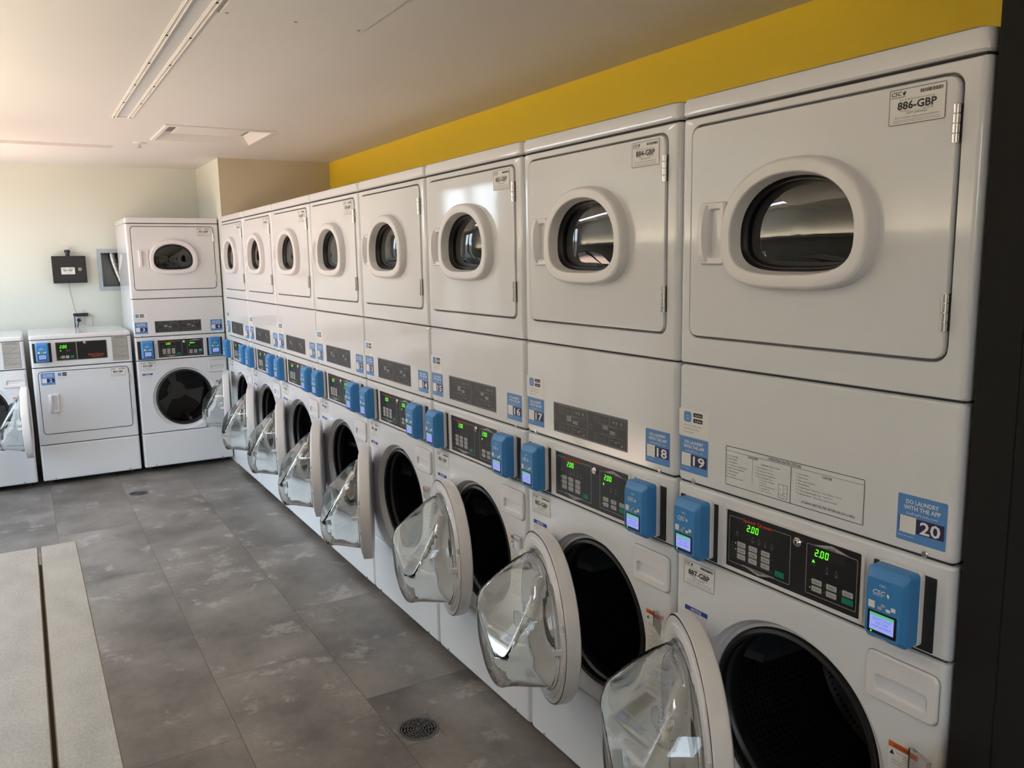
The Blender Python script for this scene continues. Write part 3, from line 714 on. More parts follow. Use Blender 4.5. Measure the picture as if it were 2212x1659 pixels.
# --- payment reader
def add_reader(root, cx, side, k=''):
    """cx: centre x of the blue body; black plate centre px"""
    px = .083 if side == 'l' else .619
    if side == 'd': px = .083
    pl = part('payment_reader', lambda: reader_shell(cx), root, key='rd%.3f' % cx, label='blue payment reader with a lit screen')
    def plate():
        mb = MB(); rrprism(mb, px-.063, px+.063, .898, 1.041, .004, -.0022, .002, .001, MBLK2); return mb
    part('mounting_plate', plate, pl, key='rp%.3f' % px, label='black mounting plate')
    def rear():
        mb = MB(); rrprism(mb, cx-.0435, cx+.0440, .9035, 1.0475, -.0022, -.014, .009, .002, MW2); return mb
    part('rear_housing', rear, pl, key='rr%.3f' % cx, label='white rear half of the reader')
    def scr():
        mb = MB(); y = -.0565
        rrprism(mb, cx-.031, cx+.029, .9205, .9655, -.050, y, .003, .001, MBLK)
        yy = y-LY; prect(mb, cx-.0255, cx+.0235, .9275, .9610, yy, MSCR); prect(mb, cx-.0255, cx+.0235, .9555, .9610, yy-LY, MSCG)
        for i, t in enumerate(('SELECT CYCLE', 'AND THEN', 'MAKE PAYMENT')): ptext(mb, t, cx-.001, .9485-.0072*i, .0042, yy-LY, MSCT, 'c', wid=(.036, .026, .040)[i])
        mb.face([(cx-.0215+.0018*math.cos(t), yy-LY, .9240+.0018*math.sin(t)) for t in [PI*i/4 for i in range(8)]], MLCD)
        return mb
    part('screen', scr, pl, key='rs%.3f' % cx, label='lit lavender screen', smooth=0)
    def prt():
        mb = MB(); y = -.0566
        logo(mb, cx-.022, .9985, .0085, y, MPAP2, MTEA)
        ptext(mb, 'SERVICEWORKS', cx-.012, .9950, .0022, y, MPAP2, 'c', wid=.020)
        T = [2*PI*i/12 for i in range(12)]
        for dx in (-.004, 0, .004): mb.loft([[(cx+dx-.002+R_*math.cos(t), y, 1.0165+R_*.7*math.sin(t)) for t in T] for R_ in (.0032, .0026)], MPAP2)
        ptext(mb, 'GetPayMobile', cx-.001, .9135, .0030, y, MPAP2, 'c')
        return mb
    part('logo', prt, pl, key='rt%.3f' % cx, smooth=0)
    def stk():
        mb = MB(); y = -.0566
        prect(mb, cx-.030, cx-.0165, .9695, .9835, y, MPAP)
        for i, x in enumerate((-.011, .006, .016)): prr(mb, cx+x, cx+x+.009, .9700+(.004 if i == 2 else 0), .9760+(.006 if i == 2 else 0), .001, y, (MGLA, MPAP2, MPAP2)[i])
        prr(mb, cx-.004, cx+.004, .977, .982, .001, y, MGLA)
        return mb
    part('sticker', stk, pl, key='rk%.3f' % cx, smooth=0)
    def slot():
        mb = MB(); mb.box(cx-.028, cx+.026, -.0500, -.0440, 1.0330, 1.0352, MINK); return mb
    part('card_slot', slot, pl, key='rl%.3f' % cx)
    return pl
def reader_shell(cx):
    mb = MB(); c = (cx, .97)
    def sh(k, kb=0, kt=0): return sd_rr(cx-.0425+k, cx+.0425-k, .905+k+kb, 1.046-k-kt, .008)
    T = thetas(c, [sh(0)], 36)
    L = [ploop(sh(0), c, T, -.0125), ploop(sh(0), c, T, -.042), ploop(sh(.001, .002, .002), c, T, -.045), ploop(sh(.006, .004, .010), c, T, -.0545), ploop(sh(.007, .005, .012), c, T, -.0562)]
    mb.loft(L, MBLU, True, True); return mb

# --- washer door (local origin at hinge axis; closed door extends to -x; bowl points to +y)
DRC = -.310
def b_door_ring():
    mb = MB(); c = (DRC, 0)
    def sh(k, e=0.0):
        def fn(x, z):
            dx, dz = x-DRC, z
            if dx <= 0: return math.hypot(dx, dz)-(.250-k)
            a = .250-k+.012*(1-e); n_ = 2.0+.5*(1-e)
            return ((dx/a)**n_+(abs(dz)/(.250-k))**n_)**(1/n_)-1
        fn.corners = []; fn.rad = 0; return fn
    T = thetas(c, [], 96)
    # outer face (y=-.055) around rim to inner face (y=-.01) to glass seat
    pr = [(.120, -.046, 1, MW2), (.085, -.052, .5, MW2), (.030, -.056, 0, MW2), (.010, -.055, 0, MW2), (.003, -.051, 0, MW2), (0, -.044, 0, MW2), (0, -.014, 0, MW2), (.002, -.010, 0, MW2),
          (.006, -.009, 0, MCLR), (.020, -.008, .2, MW2), (.0225, -.004, .3, MW2), (.030, -.002, .5, MW2), (.034, -.001, .8, MW2), (.038, -.004, 1, MW2), (.046, -.006, 1, MW2), (.050, -.020, 1, MW2), (.056, -.040, 1, MW2), (.120, -.044, 1, MW2)]
    mb.loft([ploop(sh(k, e), c, T, y) for k, y, e, _ in pr], [q[3] for q in pr[1:]])
    return mb
def b_outer_glass():
    mb = MB(); c = (DRC, 0); T = thetas(c, [], 64)
    mb.loft([ploop(sd_c(DRC, 0, R_), c, T, y) for R_, y in ((.135, -.048), (.12, -.0485), (.08, -.049), (.02, -.0495))], MCLR, False, True)
    return mb
def b_bowl():
    mb = MB(); n = 72; DM = .168
    def loop(d, th):
        """cross-section of the wedge bowl at depth d, shrunk by th"""
        u_ = d/DM; R_ = .202-.020*min(1, u_*1.6)-th; L = []
        if u_ > .82: R_ -= .05*((u_-.82)/.18)**2.2
        top = .200-.225*max(0, u_-.04)**1.0-th*.6          # slanted upper face
        for i in range(n):
            t = 2*PI*i/n; x = R_*math.cos(t); z = R_*math.sin(t)
            # groove on the free side and a softer one at the hinge side
            g = 1-.16*u_*math.exp(-((math.atan2(math.sin(t-PI*1.12), math.cos(t-PI*1.12)))/.22)**2)-.05*u_*math.exp(-((math.atan2(math.sin(t-PI*1.62), math.cos(t-PI*1.62)))/.25)**2)
            x *= g; z *= g
            k = .020      # smooth min with top plane, tilted a little sideways
            tp = top+.18*u_*x
            h = max(k-abs(z-tp), 0)/k; z = min(z, tp)-h*h*k*.25
            L.append((DRC+x, d, z))
        return L
    ds = [0, .003, .010, .02, .035, .05, .065, .08, .095, .11, .125, .138, .148, .156, .162, .166, .168]
    out = [loop(d, 0) for d in ds]; c0 = [sum(p[i] for p in out[-1])/n for i in range(3)]
    for k in (.6, .25): out.append([(c0[0]+(p[0]-c0[0])*k, DM+.003*(1-k), c0[2]+(p[2]-c0[2])*k) for p in loop(DM, 0)])
    inn = [[(p[0], p[1]-.006 if p[1] > .01 else p[1], p[2]) for p in loop(d, .006)] for d in ds]
    for k in (.6, .25): inn.append([(c0[0]+(p[0]-c0[0])*k, DM-.006+.003*(1-k), c0[2]+(p[2]-c0[2])*k) for p in loop(DM, .006)])
    # flange at base
    fl = [(DRC+(.2085)*math.cos(2*PI*i/n), -.003, (.2085)*math.sin(2*PI*i/n)) for i in range(n)]
    fl2 = [(DRC+(.2085)*math.cos(2*PI*i/n), -.008, (.2085)*math.sin(2*PI*i/n)) for i in range(n)]
    mb.loft([*reversed(inn), fl2, fl, *out], MBOWL, True, True)
    return mb
def b_hinge_arm(z, m):
    def fn():
        mb = MB()
        mb.loft([[(-.062, y0, z+q) for q, y0 in ((.034, -.012), (-.030, -.012), (-.030, -.004), (.034, -.004))], [(0.004, y0, z+q) for q, y0 in ((.022, -.006), (-.022, -.006), (-.022, .002), (.022, .002))]], m, True, True)
        return mb
    return fn
def b_latch():
    mb = MB(); x = DRC-.222
    mb.box(x-.007, x+.009, -.008, -.003, -.045, .05, MW2); mb.box(x-.004, x+.004, -.004, .024, -.010, .004, MW2); mb.box(x+.002, x+.012, .018, .024, -.010, .004, MW2)
    mb.box(x-.006, x+.004, -.006, -.001, .058, .075, MW2); mb.box(x-.006, x+.004, -.006, -.001, -.075, -.058, MW2)
    return mb
def add_washer_door(root, ang, hx=.665, hz=.552, hy=-.022):
    d = part('washer_door', b_door_ring, root, key='dring', loc=(hx, hy, hz), label='round white door frame, swung open')
    d.rotation_euler = (0, 0, ang)
    part('door_glass', b_bowl, d, key='dbowl', label='clear glass bowl', smooth=50)
    part('outer_pane', b_outer_glass, d, key='dpane')
    part('hinge', b_hinge_arm(.135, MCLR), d, key='dhinge1', label='clear plastic hinge bracket'); part('hinge', b_hinge_arm(-.135, MCLR), d, key='dhinge2', label='clear plastic hinge bracket'); part('latch', b_latch, d, key='dlatch')
    return d
def b_lockmark():
    mb = MB(); x = .118; y = -.0004
    mb.box(x-.004, x+.006, .001, .008, .570, .600, MW2)
    prect(mb, x-.002, x+.003, .574, .596, .0006, MINK)
    return mb

def add_washer_lower(root, n0=None, tag=None, door=2.9, notice=.787):
    part('washer_front', b_washer_front, root, key='wf'); part('door_gasket', b_gasket, root, key='gk', label='black rubber door gasket')
    dr = part('washer_drum', b_drum, root, key='dr', label='dark perforated steel drum'); part('drum_spider', b_spider, dr, key='spd')
    part('detergent_drawer', b_drawer, root, key='dd'); part('kick_panel', b_kick, root, key='kp')
    part('warning_label', lambda: b_warning(), root, key='wl', smooth=0, label='white label with orange warning band')
    if tag: part('service_tag', b_idtag(tag, .034, .814, y=-.0005), root, key='it%s' % tag, smooth=0)
    if notice: part('notice_label', b_notice(.040, notice), root, key='nt%.3f' % notice, smooth=0, label='small white label with blue band')
    if door is not None: add_washer_door(root, door)

def tower(x, wsc, n_l, n_r, up, lo, label, group, instr=False, loc=None, rz=0, door=2.9, tag_up=True, disp2='2.00', notice=.787):
    root = empty('stacked_washer_dryer', loc or (x, 0, 0), rz, label, 'washer dryer', group); root.scale = (wsc, 1, 1)
    part('cabinet', b_cabinet_tower, root, key='cab'); part('top_panel', b_lid, root, key='lid'); part('dryer_front', b_dryer_front, root, key='df')
    dd = part('dryer_door', b_dryer_door, root, key='ddoor')
    part('door_bezel', b_bezel, dd, key='bez', label='thick rounded white window surround'); part('window_glass', b_dryer_glass, dd, key='dg', label='dark glossy glass')
    part('handle', mk_handle(.084, .158, 1.603, 1.742), dd, key='hn')
    part('hinge', mk_hinge(.667, 1.802, 1.866), dd, key='h1', label='chrome hinge'); part('hinge', mk_hinge(.667, 1.487, 1.552), dd, key='h2', label='chrome hinge')
    if tag_up: part('service_tag', b_idtag(up, .542, 1.845), dd, key='iu%s' % up, smooth=0)
    part('dryer_drum', b_dryer_drum, root, key='ddr')
    part('middle_panel', b_middle, root, key='mid'); part('screw', b_screws(1.081, (.062,)), root, key='s1'); part('screw', b_screws(1.081, (.656,)), root, key='s2')
    part('app_label', b_app(.009, 1.190), root, key='app', smooth=0, label='white label with blue icon')
    part('number_label', b_number(n_l, .014, 1.099), root, key='n%d' % n_l, smooth=0, label='blue label with white number %d' % n_l)
    part('number_label', b_number(n_r, .598, 1.095), root, key='n%d' % n_r, smooth=0, label='blue label with white number %d' % n_r)
    if instr: part('instruction_label', b_instr, root, key='ins', smooth=0, label='black-outlined operating instructions')
    else: part('instruction_label', b_pict, root, key='pic', smooth=0, label='charcoal pictogram plate')
    part('console', b_console, root, key='con')
    cp = part('control_panel', b_ctrl(disp2), root, key='ctl'+disp2, smooth=0, label='black control panel with green digits'); part('key_lock', b_lock(.377, 1.020, -.0015), cp, key='lk')
    add_reader(root, .0905, 'l'); add_reader(root, .6165, 'r')
    add_washer_lower(root, tag=lo, door=door, notice=notice)
    return root

# ------------------------------------------------------------------ room
XW, YW, YL, XN, ZC = -1.573, 0.93, -2.15, 8.6, 2.438
def plane_holes(name, ax, val, u0, u1, v0, v1, holes, m, thick, kind='structure'):
    """flat slab with rectangular holes; ax = normal axis; thick signed away from room"""
    us = sorted({u0, u1, *[h[0] for h in holes], *[h[1] for h in holes]}); vs = sorted({v0, v1, *[h[2] for h in holes], *[h[3] for h in holes]})
    mb = MB()
    def P(u_, v_, d):
        return {0: (val+d, u_, v_), 1: (u_, val+d, v_), 2: (u_, v_, val+d)}[ax]
    cells = {}
    for i in range(len(us)-1):
        for j in range(len(vs)-1):
            cu, cv = (us[i]+us[i+1])/2, (vs[j]+vs[j+1])/2
            cells[i, j] = not any(h[0] < cu < h[1] and h[2] < cv < h[3] for h in holes)
    for (i, j), ok in cells.items():
        if not ok: continue
        a, b, c, d = us[i], us[i+1], vs[j], vs[j+1]
        mb.face([P(a, c, 0), P(b, c, 0), P(b, d, 0), P(a, d, 0)], m); mb.face([P(a, c, thick), P(b, c, thick), P(b, d, thick), P(a, d, thick)], m)
        for di, dj, e_ in ((-1, 0, ((a, c), (a, d))), (1, 0, ((b, c), (b, d))), (0, -1, ((a, c), (b, c))), (0, 1, ((a, d), (b, d)))):
            if not cells.get((i+di, j+dj), False):
                (p, q), (r_, s_) = e_; mb.face([P(p, q, 0), P(r_, s_, 0), P(r_, s_, thick), P(p, q, thick)], m)
    import bmesh
    me = mb.mesh(name, 0); b = bmesh.new(); b.from_mesh(me); bmesh.ops.remove_doubles(b, verts=b.verts, dist=1e-5); bmesh.ops.recalc_face_normals(b, faces=b.faces); b.to_mesh(me); b.free()
    o_ = bpy.data.objects.new(name, me); COL.objects.link(o_); o_['kind'] = kind; return o_
plane_holes('floor', 2, 0.0, XW-.1, XN+.1, YL-.1, YW+.1, [(3.652-.075, 3.652+.075, -.31-.075, -.31+.075), (-.172-.065, -.172+.065, -.771-.065, -.771+.065)], MFLOOR, -.1)
VENT = (.17, .82, -.55, .10)
LT = (.955, 5.2, -.846, -.742)
LT2 = (-.345, -.245, -2.05, -.735)
plane_holes('ceiling', 2, ZC, XW-.1, XN+.1, YL-.1, YW+.1, [(VENT[0]+.03, VENT[1]-.03, VENT[2]+.03, VENT[3]-.03), (LT[0]+.01, LT[1]-.01, LT[2]+.01, LT[3]-.01), (LT2[0]+.01, LT2[1]-.01, LT2[2]+.01, LT2[3]-.01)], MCEIL, .1)
RB = (-.79, -.47, 1.425, 1.757)
plane_holes('wall_far', 0, XW, YL-.1, YW+.1, 0, ZC, [RB], MWALL, -.12)
plane_holes('wall_right', 1, YW, XW, XN, 0, ZC, [], MYEL, .1)
WIN = (-1.22, 0.05, 0.78, 2.36)
FILL_WIN_NEAR = (7.0, 8.1, 0.78, 2.30)  # added unseen opening, daylight fill for the near ceiling and nearest stacks
FILL_WIN_LOW = (.20, 2.0, 0.10, 1.15)  # added low opening out of view, daylight fill for kick panels and ceiling
plane_holes('wall_left', 1, YL, XW, XN, 0, ZC, [WIN, FILL_WIN_NEAR, FILL_WIN_LOW], MWALL, -.14)
plane_holes('wall_near', 0, XN, YL, YW, 0, ZC, [], MWALL, .1)
mb = MB(); mb.box(XW, -.652, .0385, YW, 0, ZC, MCOLM)
for i_ in range(len(mb.f)): pass
me = mb.mesh('wall_column', 0)
me.materials.append(MWALL)
for p_ in me.polygons:
    if abs(p_.normal.y) > .5: p_.material_index = 1
ob = bpy.data.objects.new('wall_column', me); COL.objects.link(ob); ob['kind'] = 'structure'
mb = MB(); mb.box(5.338, 5.407, .0, YW, 0, ZC, MDARKW); mb.box(5.407, 5.411, .003, YW, 0, ZC, MALU); mb.box(5.411, 6.6, .0, YW, 0, ZC, MDARKW)
ob = bpy.data.objects.new('wall_divider', mb.mesh('wall_divider', 0)); COL.objects.link(ob); ob['kind'] = 'structure'

# windows in the left wall: one inferred from its reflection, two added for light
for n_, (a, b, c, d) in enumerate((WIN, FILL_WIN_NEAR, FILL_WIN_LOW)):
    mb = MB(); t = .05
    for q in ((a, a+t, c, d), (b-t, b, c, d), (a+t, b-t, c, c+t), (a+t, b-t, d-t, d), ((a+b)/2-.02, (a+b)/2+.02, c+t, d-t)): mb.box(q[0], q[1], YL-.09, YL-.03, q[2], q[3], MALU)
    ob = bpy.data.objects.new('window_%d' % (n_+1), mb.mesh('window', 0)); COL.objects.link(ob); ob['kind'] = 'structure'
    mb = MB(); prect(mb, a+t, b-t, c+t, d-t, YL-.06, MWG)
    part('window_pane', lambda: mb, ob, smooth=0)
    # light portal for the opening (a sampling aid for the daylight, emits nothing)
    ld = bpy.data.lights.new('window_portal', 'AREA'); ld.shape = 'RECTANGLE'; ld.size = b-a; ld.size_y = d-c; ld.cycles.is_portal = True
    lo = bpy.data.objects.new('window_portal', ld); COL.objects.link(lo); lo.location = ((a+b)/2, YL-.16, (c+d)/2); lo.rotation_euler = (PI/2, 0, 0)

# ------------------------------------------------------------------ the row of stacked machines
BX = [-.5345, .2021, .9523, 1.7238, 2.4597, 3.1838, 3.8972, 4.6074, 5.329]
GRP = 'stacked washer-dryers in the long row'
where = ['in the far corner', 'second from the far corner', 'third from the far corner', 'fourth from the far corner', 'dryer door without tag',
         'window reflection on its dryer door', 'dryer tag 884-GBP', 'nearest the black wall']
doors = [2.86, 2.84, 2.77, 2.74, 2.91, 2.84, 2.63, 2.5]
for i in range(8):
    nl = 5+2*i; up = 872+2*i
    tower(BX[i], (BX[i+1]-BX[i])/.7165, nl, nl+1, str(up), str(up+1), 'white stacked washer and dryer, blue labels %d and %d, %s' % (nl, nl+1, where[i]), GRP,
          instr=(i == 7), notice=(.757 if i == 7 else .787), door=doors[i], tag_up=(i != 4))
tower(0, .954, 3, 4, '871', '870', 'white stacked washer and dryer, blue labels 3 and 4, on the far wall', None,
      loc=(-.773, -.6495, 0), rz=PI/2, door=math.radians(77), disp2='door')

# ------------------------------------------------------------------ single machines on the far wall
H1 = 1.129
def b_cab_low(front=True):
    def fn():
        mb = MB(); zt = H1-.03
        mb.box(0.005, 0.03, 0.055, 0.70, ZB, zt, MW); mb.box(W-.027, W-.002, 0.055, 0.70, ZB, zt, MW); mb.box(0.03, W-.027, 0.66, 0.70, ZB, zt, MW)
        for z in (zt, Z3, Z4): mb.box(0.012, W-.01, 0.010, 0.058, z-.010, z+.008, MDK)
        mb.box(0.03, W-.027, 0.06, 0.66, Z4-.02, Z4, MDK); mb.box(0.03, W-.03, 0.05, 0.066, ZB, Z4, MDK)
        for x in (.06, W-.06):
            for y in (.12, .62): mb.cyl((x, y, 0.0), 2, .022, ZB+.002, MDK, 12)
        return mb
    return fn
def b_lid_low():
    mb = MB(); z0 = H1-.032; loops = []
    for ins, z in ((.004, z0), (0, z0+.004), (0, H1-.012), (.004, H1-.004), (.014, H1)):
        s_ = sd_rr(0.001+ins, W+.001-ins, -0.006+ins, 0.72-ins, .02); c = (W/2, .35); T = thetas(c, [sd_rr(.001, W, -.006, .72, .02)], 40)
        loops.append([(p[0], p[2], z) for p in ploop(s_, c, T, 0)])
    mb.loft(loops, MW, True, True); return mb
def b_console_low():
    mb = MB(); panel(mb, Z3+.003, H1-.035, MW, sz=.004); return mb
def b_single_ctrl():
    mb = MB(); x0, x1, z0, z1 = .178, .530, .937, 1.068; y = -.0012
    pframe(mb, x0-.004, x1+.004, z0-.004, z1+.004, .004, y, MSTL); prect(mb, x0, x1, z0, z1, y, MBLK); yy = y-LY
    prect(mb, .3185, .3215, z0, z1, yy, MGLA); pframe(mb, x0+.004, .315, z0+.004, z1-.004, .001, yy, MINK2)
    pseg(mb, '2.00', .203, 1.025, .022, yy, MLCD)
    for x in (.208, .252, .268): prect(mb, x-.003, x+.003, 1.003, 1.012, yy, MLCD if x < .21 else MINK2)
    for i, x in enumerate((.222, .252, .286)): prr(mb, x-.012, x+.012, .950, .970, .002, yy, MGN if i == 2 else MBTN)
    for i, x in enumerate((.222, .252, .286)): ptext(mb, ('HIGH', 'LOW', 'START')[i], x, .957, .005, yy-LY, MINK, 'c')
    mb.face([(.201, yy, .954), (.206, yy, .958), (.201, yy, .962)], MLCD)
    ptext(mb, 'Speed Queen', .452, .962, .014, yy, MRED, 'c', wid=.110, bold=.02); prect(mb, .42, .50, .950, .955, yy, MINK2)
    return mb
def b_greyplate(x0, x1, z0, z1):
    def fn():
        mb = MB(); prr(mb, x0, x1, z0, z1, .003, -.0008, MINS); y = -.0008-LY; pframe(mb, x0+.002, x1-.002, z0+.002, z1-.002, .0008, y, MINK3)
        ptext(mb, 'OPERATING', (x0+x1)/2, z1-.014, .006, y, MINK, 'c', wid=(x1-x0)*.6); ptext(mb, 'INSTRUCTIONS', (x0+x1)/2, z1-.023, .006, y, MINK, 'c', wid=(x1-x0)*.75)
        L = ('Load laundry', 'Close door', 'Select cycle', 'Make payment', 'Press start', 'Door must be closed')
        for i in range(12):
            z = z1-.038-i*.012
            if z < z0+.01: break
            ptext(mb, L[i % 6], x0+.008, z, .005, y, MINK3, 'l', wid=(x1-x0)*(.45, .8, .6)[i % 3])
        for z in (z1-.085, z0+.03): prect(mb, x0+.004, x1-.004, z, z+.0008, y, MINK3)
        return mb
    return fn
k2 = .953
root = empty('front_load_dryer', (-.773, -1.3496, 0), PI/2, 'low white dryer with blue label 2 and a plain door, against the far wall', 'dryer'); root.scale = (k2, 1, 1)
part('cabinet', b_cab_low(), root, key='clow'); part('top_panel', b_lid_low, root, key='llow'); part('console', b_console_low, root, key='conl')
C2 = (.36, .62)
def ds2(g=0.0): return sd_rr(.043-g, .672+g, .394-g, .856+g, .024+g)
def b_front2():
    mb = MB(); panel(mb, Z4+.0016, Z3-.0018, MW, hole=ds2(.0065), c=C2, inner=[(ds2(.0045), .003, MW), (ds2(.0045), .011, MGR), (ds2(-.012), .011, MGR)]); return mb
part('front_panel', b_front2, root)
def b_door2():
    mb = MB(); T = thetas(C2, [ds2()], 48)
    mb.loft([ploop(ds2(), C2, T, .010), ploop(ds2(), C2, T, -.001), ploop(ds2(-.0015), C2, T, -.004), ploop(ds2(-.004), C2, T, -.005)], MW, True, True); return mb
dd = part('dryer_door', b_door2, root)
part('handle', mk_handle(.094, .165, .552, .690), dd); part('hinge', mk_hinge(.673, .74, .81), dd, label='chrome hinge'); part('hinge', mk_hinge(.673, .46, .53), dd, label='chrome hinge')
part('number_label', b_number(2, .057, .762, y=-.0055), dd, smooth=0, label='blue label with white number 2'); part('service_tag', b_idtag('869', .545, .790, y=-.0055, border=True), dd, smooth=0)
def b_app2():
    mb = MB(); y = -.0055; x0 = .172
    prr(mb, x0, x0+.026, .822, .845, .004, y, MSTB); prr(mb, x0+.032, x0+.062, .835, .846, .002, y, MINK); prr(mb, x0+.032, x0+.062, .821, .832, .002, y, MINK)
    for i, w_ in enumerate((.06, .05, .03)): ptext(mb, ('See when machines are done', 'Add funds easily', 'Get refunds')[i], x0, .812-.007*i, .003, y, MINK2, 'l', wid=w_)
    return mb
part('app_label', b_app2, dd, smooth=0)
part('kick_panel', b_kick, root, key='kp')
cp = part('control_panel', b_single_ctrl, root, smooth=0, label='wide black control panel with green digits and red script'); part('key_lock', b_lock(.380, 1.058, -.0015), cp)
part('instruction_label', b_greyplate(.570, .686, .908, 1.098), root, smooth=0, label='tall grey instruction plate')
rd = add_reader(root, .083, 'd'); rd.location = (0, 0, .030)

root = empty('front_load_washer', (-.773, -2.06, 0), PI/2, 'low white front-loading washer with its door open, cut off by the left edge', 'washer'); root.scale = (k2, 1, 1)
part('cabinet', b_cab_low(), root, key='clow'); part('top_panel', b_lid_low, root, key='llow'); part('console', b_console_low, root, key='conl')
part('instruction_label', b_greyplate(.570, .686, .900, 1.095), root, smooth=0, label='tall grey instruction plate')
add_washer_lower(root, tag='868', door=math.radians(88))
cp = part('control_panel', b_single_ctrl, root, smooth=0, label='wide black control panel')
rd = add_reader(root, .083, 'd'); rd.location = (0, 0, .030)

# ------------------------------------------------------------------ things on the far wall
X = XW
def wbox(mb, y0, y1, z0, z1, x0, x1, m): mb.box(x0, x1, y0, y1, z0, z1, m)
mb = MB(); wbox(mb, -1.128, -.884, 1.490, 1.708, X+.001, X+.075, MPUCK); wbox(mb, -1.122, -.890, 1.496, 1.702, X+.075, X+.082, MBLK2)
ctrl = part('control_box', lambda: mb, None); tagp(ctrl, 'small black lockable metal box mounted on the far wall above the low dryer', 'box')
def wtag():
    mb = MB(); b_ = b_idtag('867', 0, 0, .10, .058, y=0)(); 
    for p in b_.v: mb.v.append((X+.0826-p[1], -1.068+p[0], 1.560+p[2]))
    mb.f = b_.f; mb.m = b_.m; mb.mats = b_.mats; return mb
part('service_tag', wtag, ctrl, smooth=0, label='white printed service label')
def cl():
    mb = MB(); mb.cyl((X+.080, -.930, 1.600), 0, .015, .012, MCHR, 20, .003); return mb
part('key_lock', cl, ctrl, label='round chrome lock')
def ant():
    mb = MB(); mb.cyl((X+.04, -1.010, 1.708), 2, .016, .03, MPUCK, 16); mb.cyl((X+.04, -1.010, 1.736), 2, .022, .022, MPUCK, 16, .004); return mb
part('antenna', ant, ctrl)
# outlet
def outl():
    mb = MB(); mb.box(X+.0005, X+.007, -1.010, -.935, 1.150, 1.262, MW2); mb.box(X+.007, X+.010, -.992, -.953, 1.212, 1.246, MW2); mb.box(X+.007, X+.010, -.992, -.953, 1.166, 1.200, MW2)
    return mb
ol = part('wall_outlet', outl, None); tagp(ol, 'white double wall outlet with black plugs below the black control box', 'outlet')
def adp():
    mb = MB(); mb.box(X+.0105, X+.045, -.990, -.900, 1.214, 1.240, MPUCK); return mb
o_ = part('power_adapter', adp, None); tagp(o_, 'black power adapter plugged sideways into the wall outlet', 'power adapter')
def plg():
    mb = MB(); mb.cyl((X+.0105, -.972, 1.183), 0, .015, .03, MPUCK, 16, .003)
    mb.tube(catmull([(X+.04, -.972, 1.183), (X+.05, -.978, 1.165), (X+.045, -.985, 1.12), (X+.03, -.985, 1.02), (X+.03, -.985, .8)]), .0042, MPUCK); return mb
o_ = part('appliance_cable', plg, None); tagp(o_, 'thick black cable from the lower socket running down behind the low dryer', 'cable', 'cables at the wall outlet')
def plg2():
    mb = MB(); mb.cyl((X+.0105, -.998, 1.228), 0, .013, .03, MPUCK, 16, .003)
    mb.tube(catmull([(X+.038, -1.000, 1.228), (X+.046, -1.002, 1.20), (X+.04, -1.002, 1.10), (X+.03, -1.000, 1.0), (X+.03, -1.0, .8)]), .0042, MPUCK); return mb
o_ = part('appliance_cable', plg2, None); tagp(o_, 'thick black cable from the upper socket, left of the lower plug', 'cable', 'cables at the wall outlet')
def thin1():
    mb = MB(); mb.tube(catmull([(X+.04, -1.012, 1.489), (X+.03, -1.018, 1.46), (X+.02, -1.005, 1.36), (X+.02, -.995, 1.28), (X+.03, -.985, 1.24)]), .0018, MINK2, 6); return mb
o_ = part('thin_cable', thin1, None); tagp(o_, 'thin grey cable hanging from the black control box to the outlet', 'cable')
def thin2():
    mb = MB(); mb.tube(catmull([(X+.03, -.899, 1.228), (X+.03, -.875, 1.21), (X+.02, -.868, 1.15), (X+.02, -.885, 1.08), (X+.02, -.885, .9)]), .0018, MINK2, 6); return mb
o_ = part('thin_cable', thin2, None); tagp(o_, 'thin grey cable curling down from the right end of the power adapter', 'cable')
# recessed vent box
root = empty('dryer_vent_box', (X, (RB[0]+RB[1])/2, RB[2]), 0, 'recessed grey metal vent box in the far wall, left of the corner stack', 'vent box')
def vb():
    mb = MB(); y0, y1, z0, z1 = -.16, .16, 0, RB[3]-RB[2]; d = -.11
    for q in ([(0, y0, z0), (0, y0, z1), (d, y0, z1), (d, y0, z0)], [(0, y1, z0), (0, y1, z1), (d, y1, z1), (d, y1, z0)], [(0, y0, z0), (0, y1, z0), (d, y1, z0), (d, y0, z0)], [(0, y0, z1), (0, y1, z1), (d, y1, z1), (d, y0, z1)], [(d, y0, z0), (d, y1, z0), (d, y1, z1), (d, y0, z1)]): mb.face(q, MBXG)
    return mb
part('box_liner', vb, root, smooth=0)
def vf():
    mb = MB(); y0, y1, z0, z1 = -.16, .16, 0, RB[3]-RB[2]; t = .026
    mb.box(.0005, .010, y0-.004, y0+t, z0-.004, z1+.004, MBXF); mb.box(.0005, .010, y1-t, y1+.004, z0-.004, z1+.004, MBXF); mb.box(.0005, .010, y0+t, y1-t, z0-.004, z0+t, MBXF); mb.box(.0005, .010, y0+t, y1-t, z1-t, z1+.004, MBXF)
    return mb
part('box_frame', vf, root, label='grey-blue painted frame')
def duct():
    mb = MB(); P = catmull([(X-.052, -.672, 1.742), (X-.050, -.668, 1.68), (X-.047, -.650, 1.60), (X-.045, -.625, 1.52), (X-.045, -.600, 1.44)], 30)
    mb.tube(P, [.038+.005*math.cos(i*PI/2.2) for i in range(len(P))], MFOIL, 20); return mb
o_ = part('flexible_duct', duct, None, smooth=60); tagp(o_, 'silver foil flexible duct coming out of the recessed vent box', 'duct')

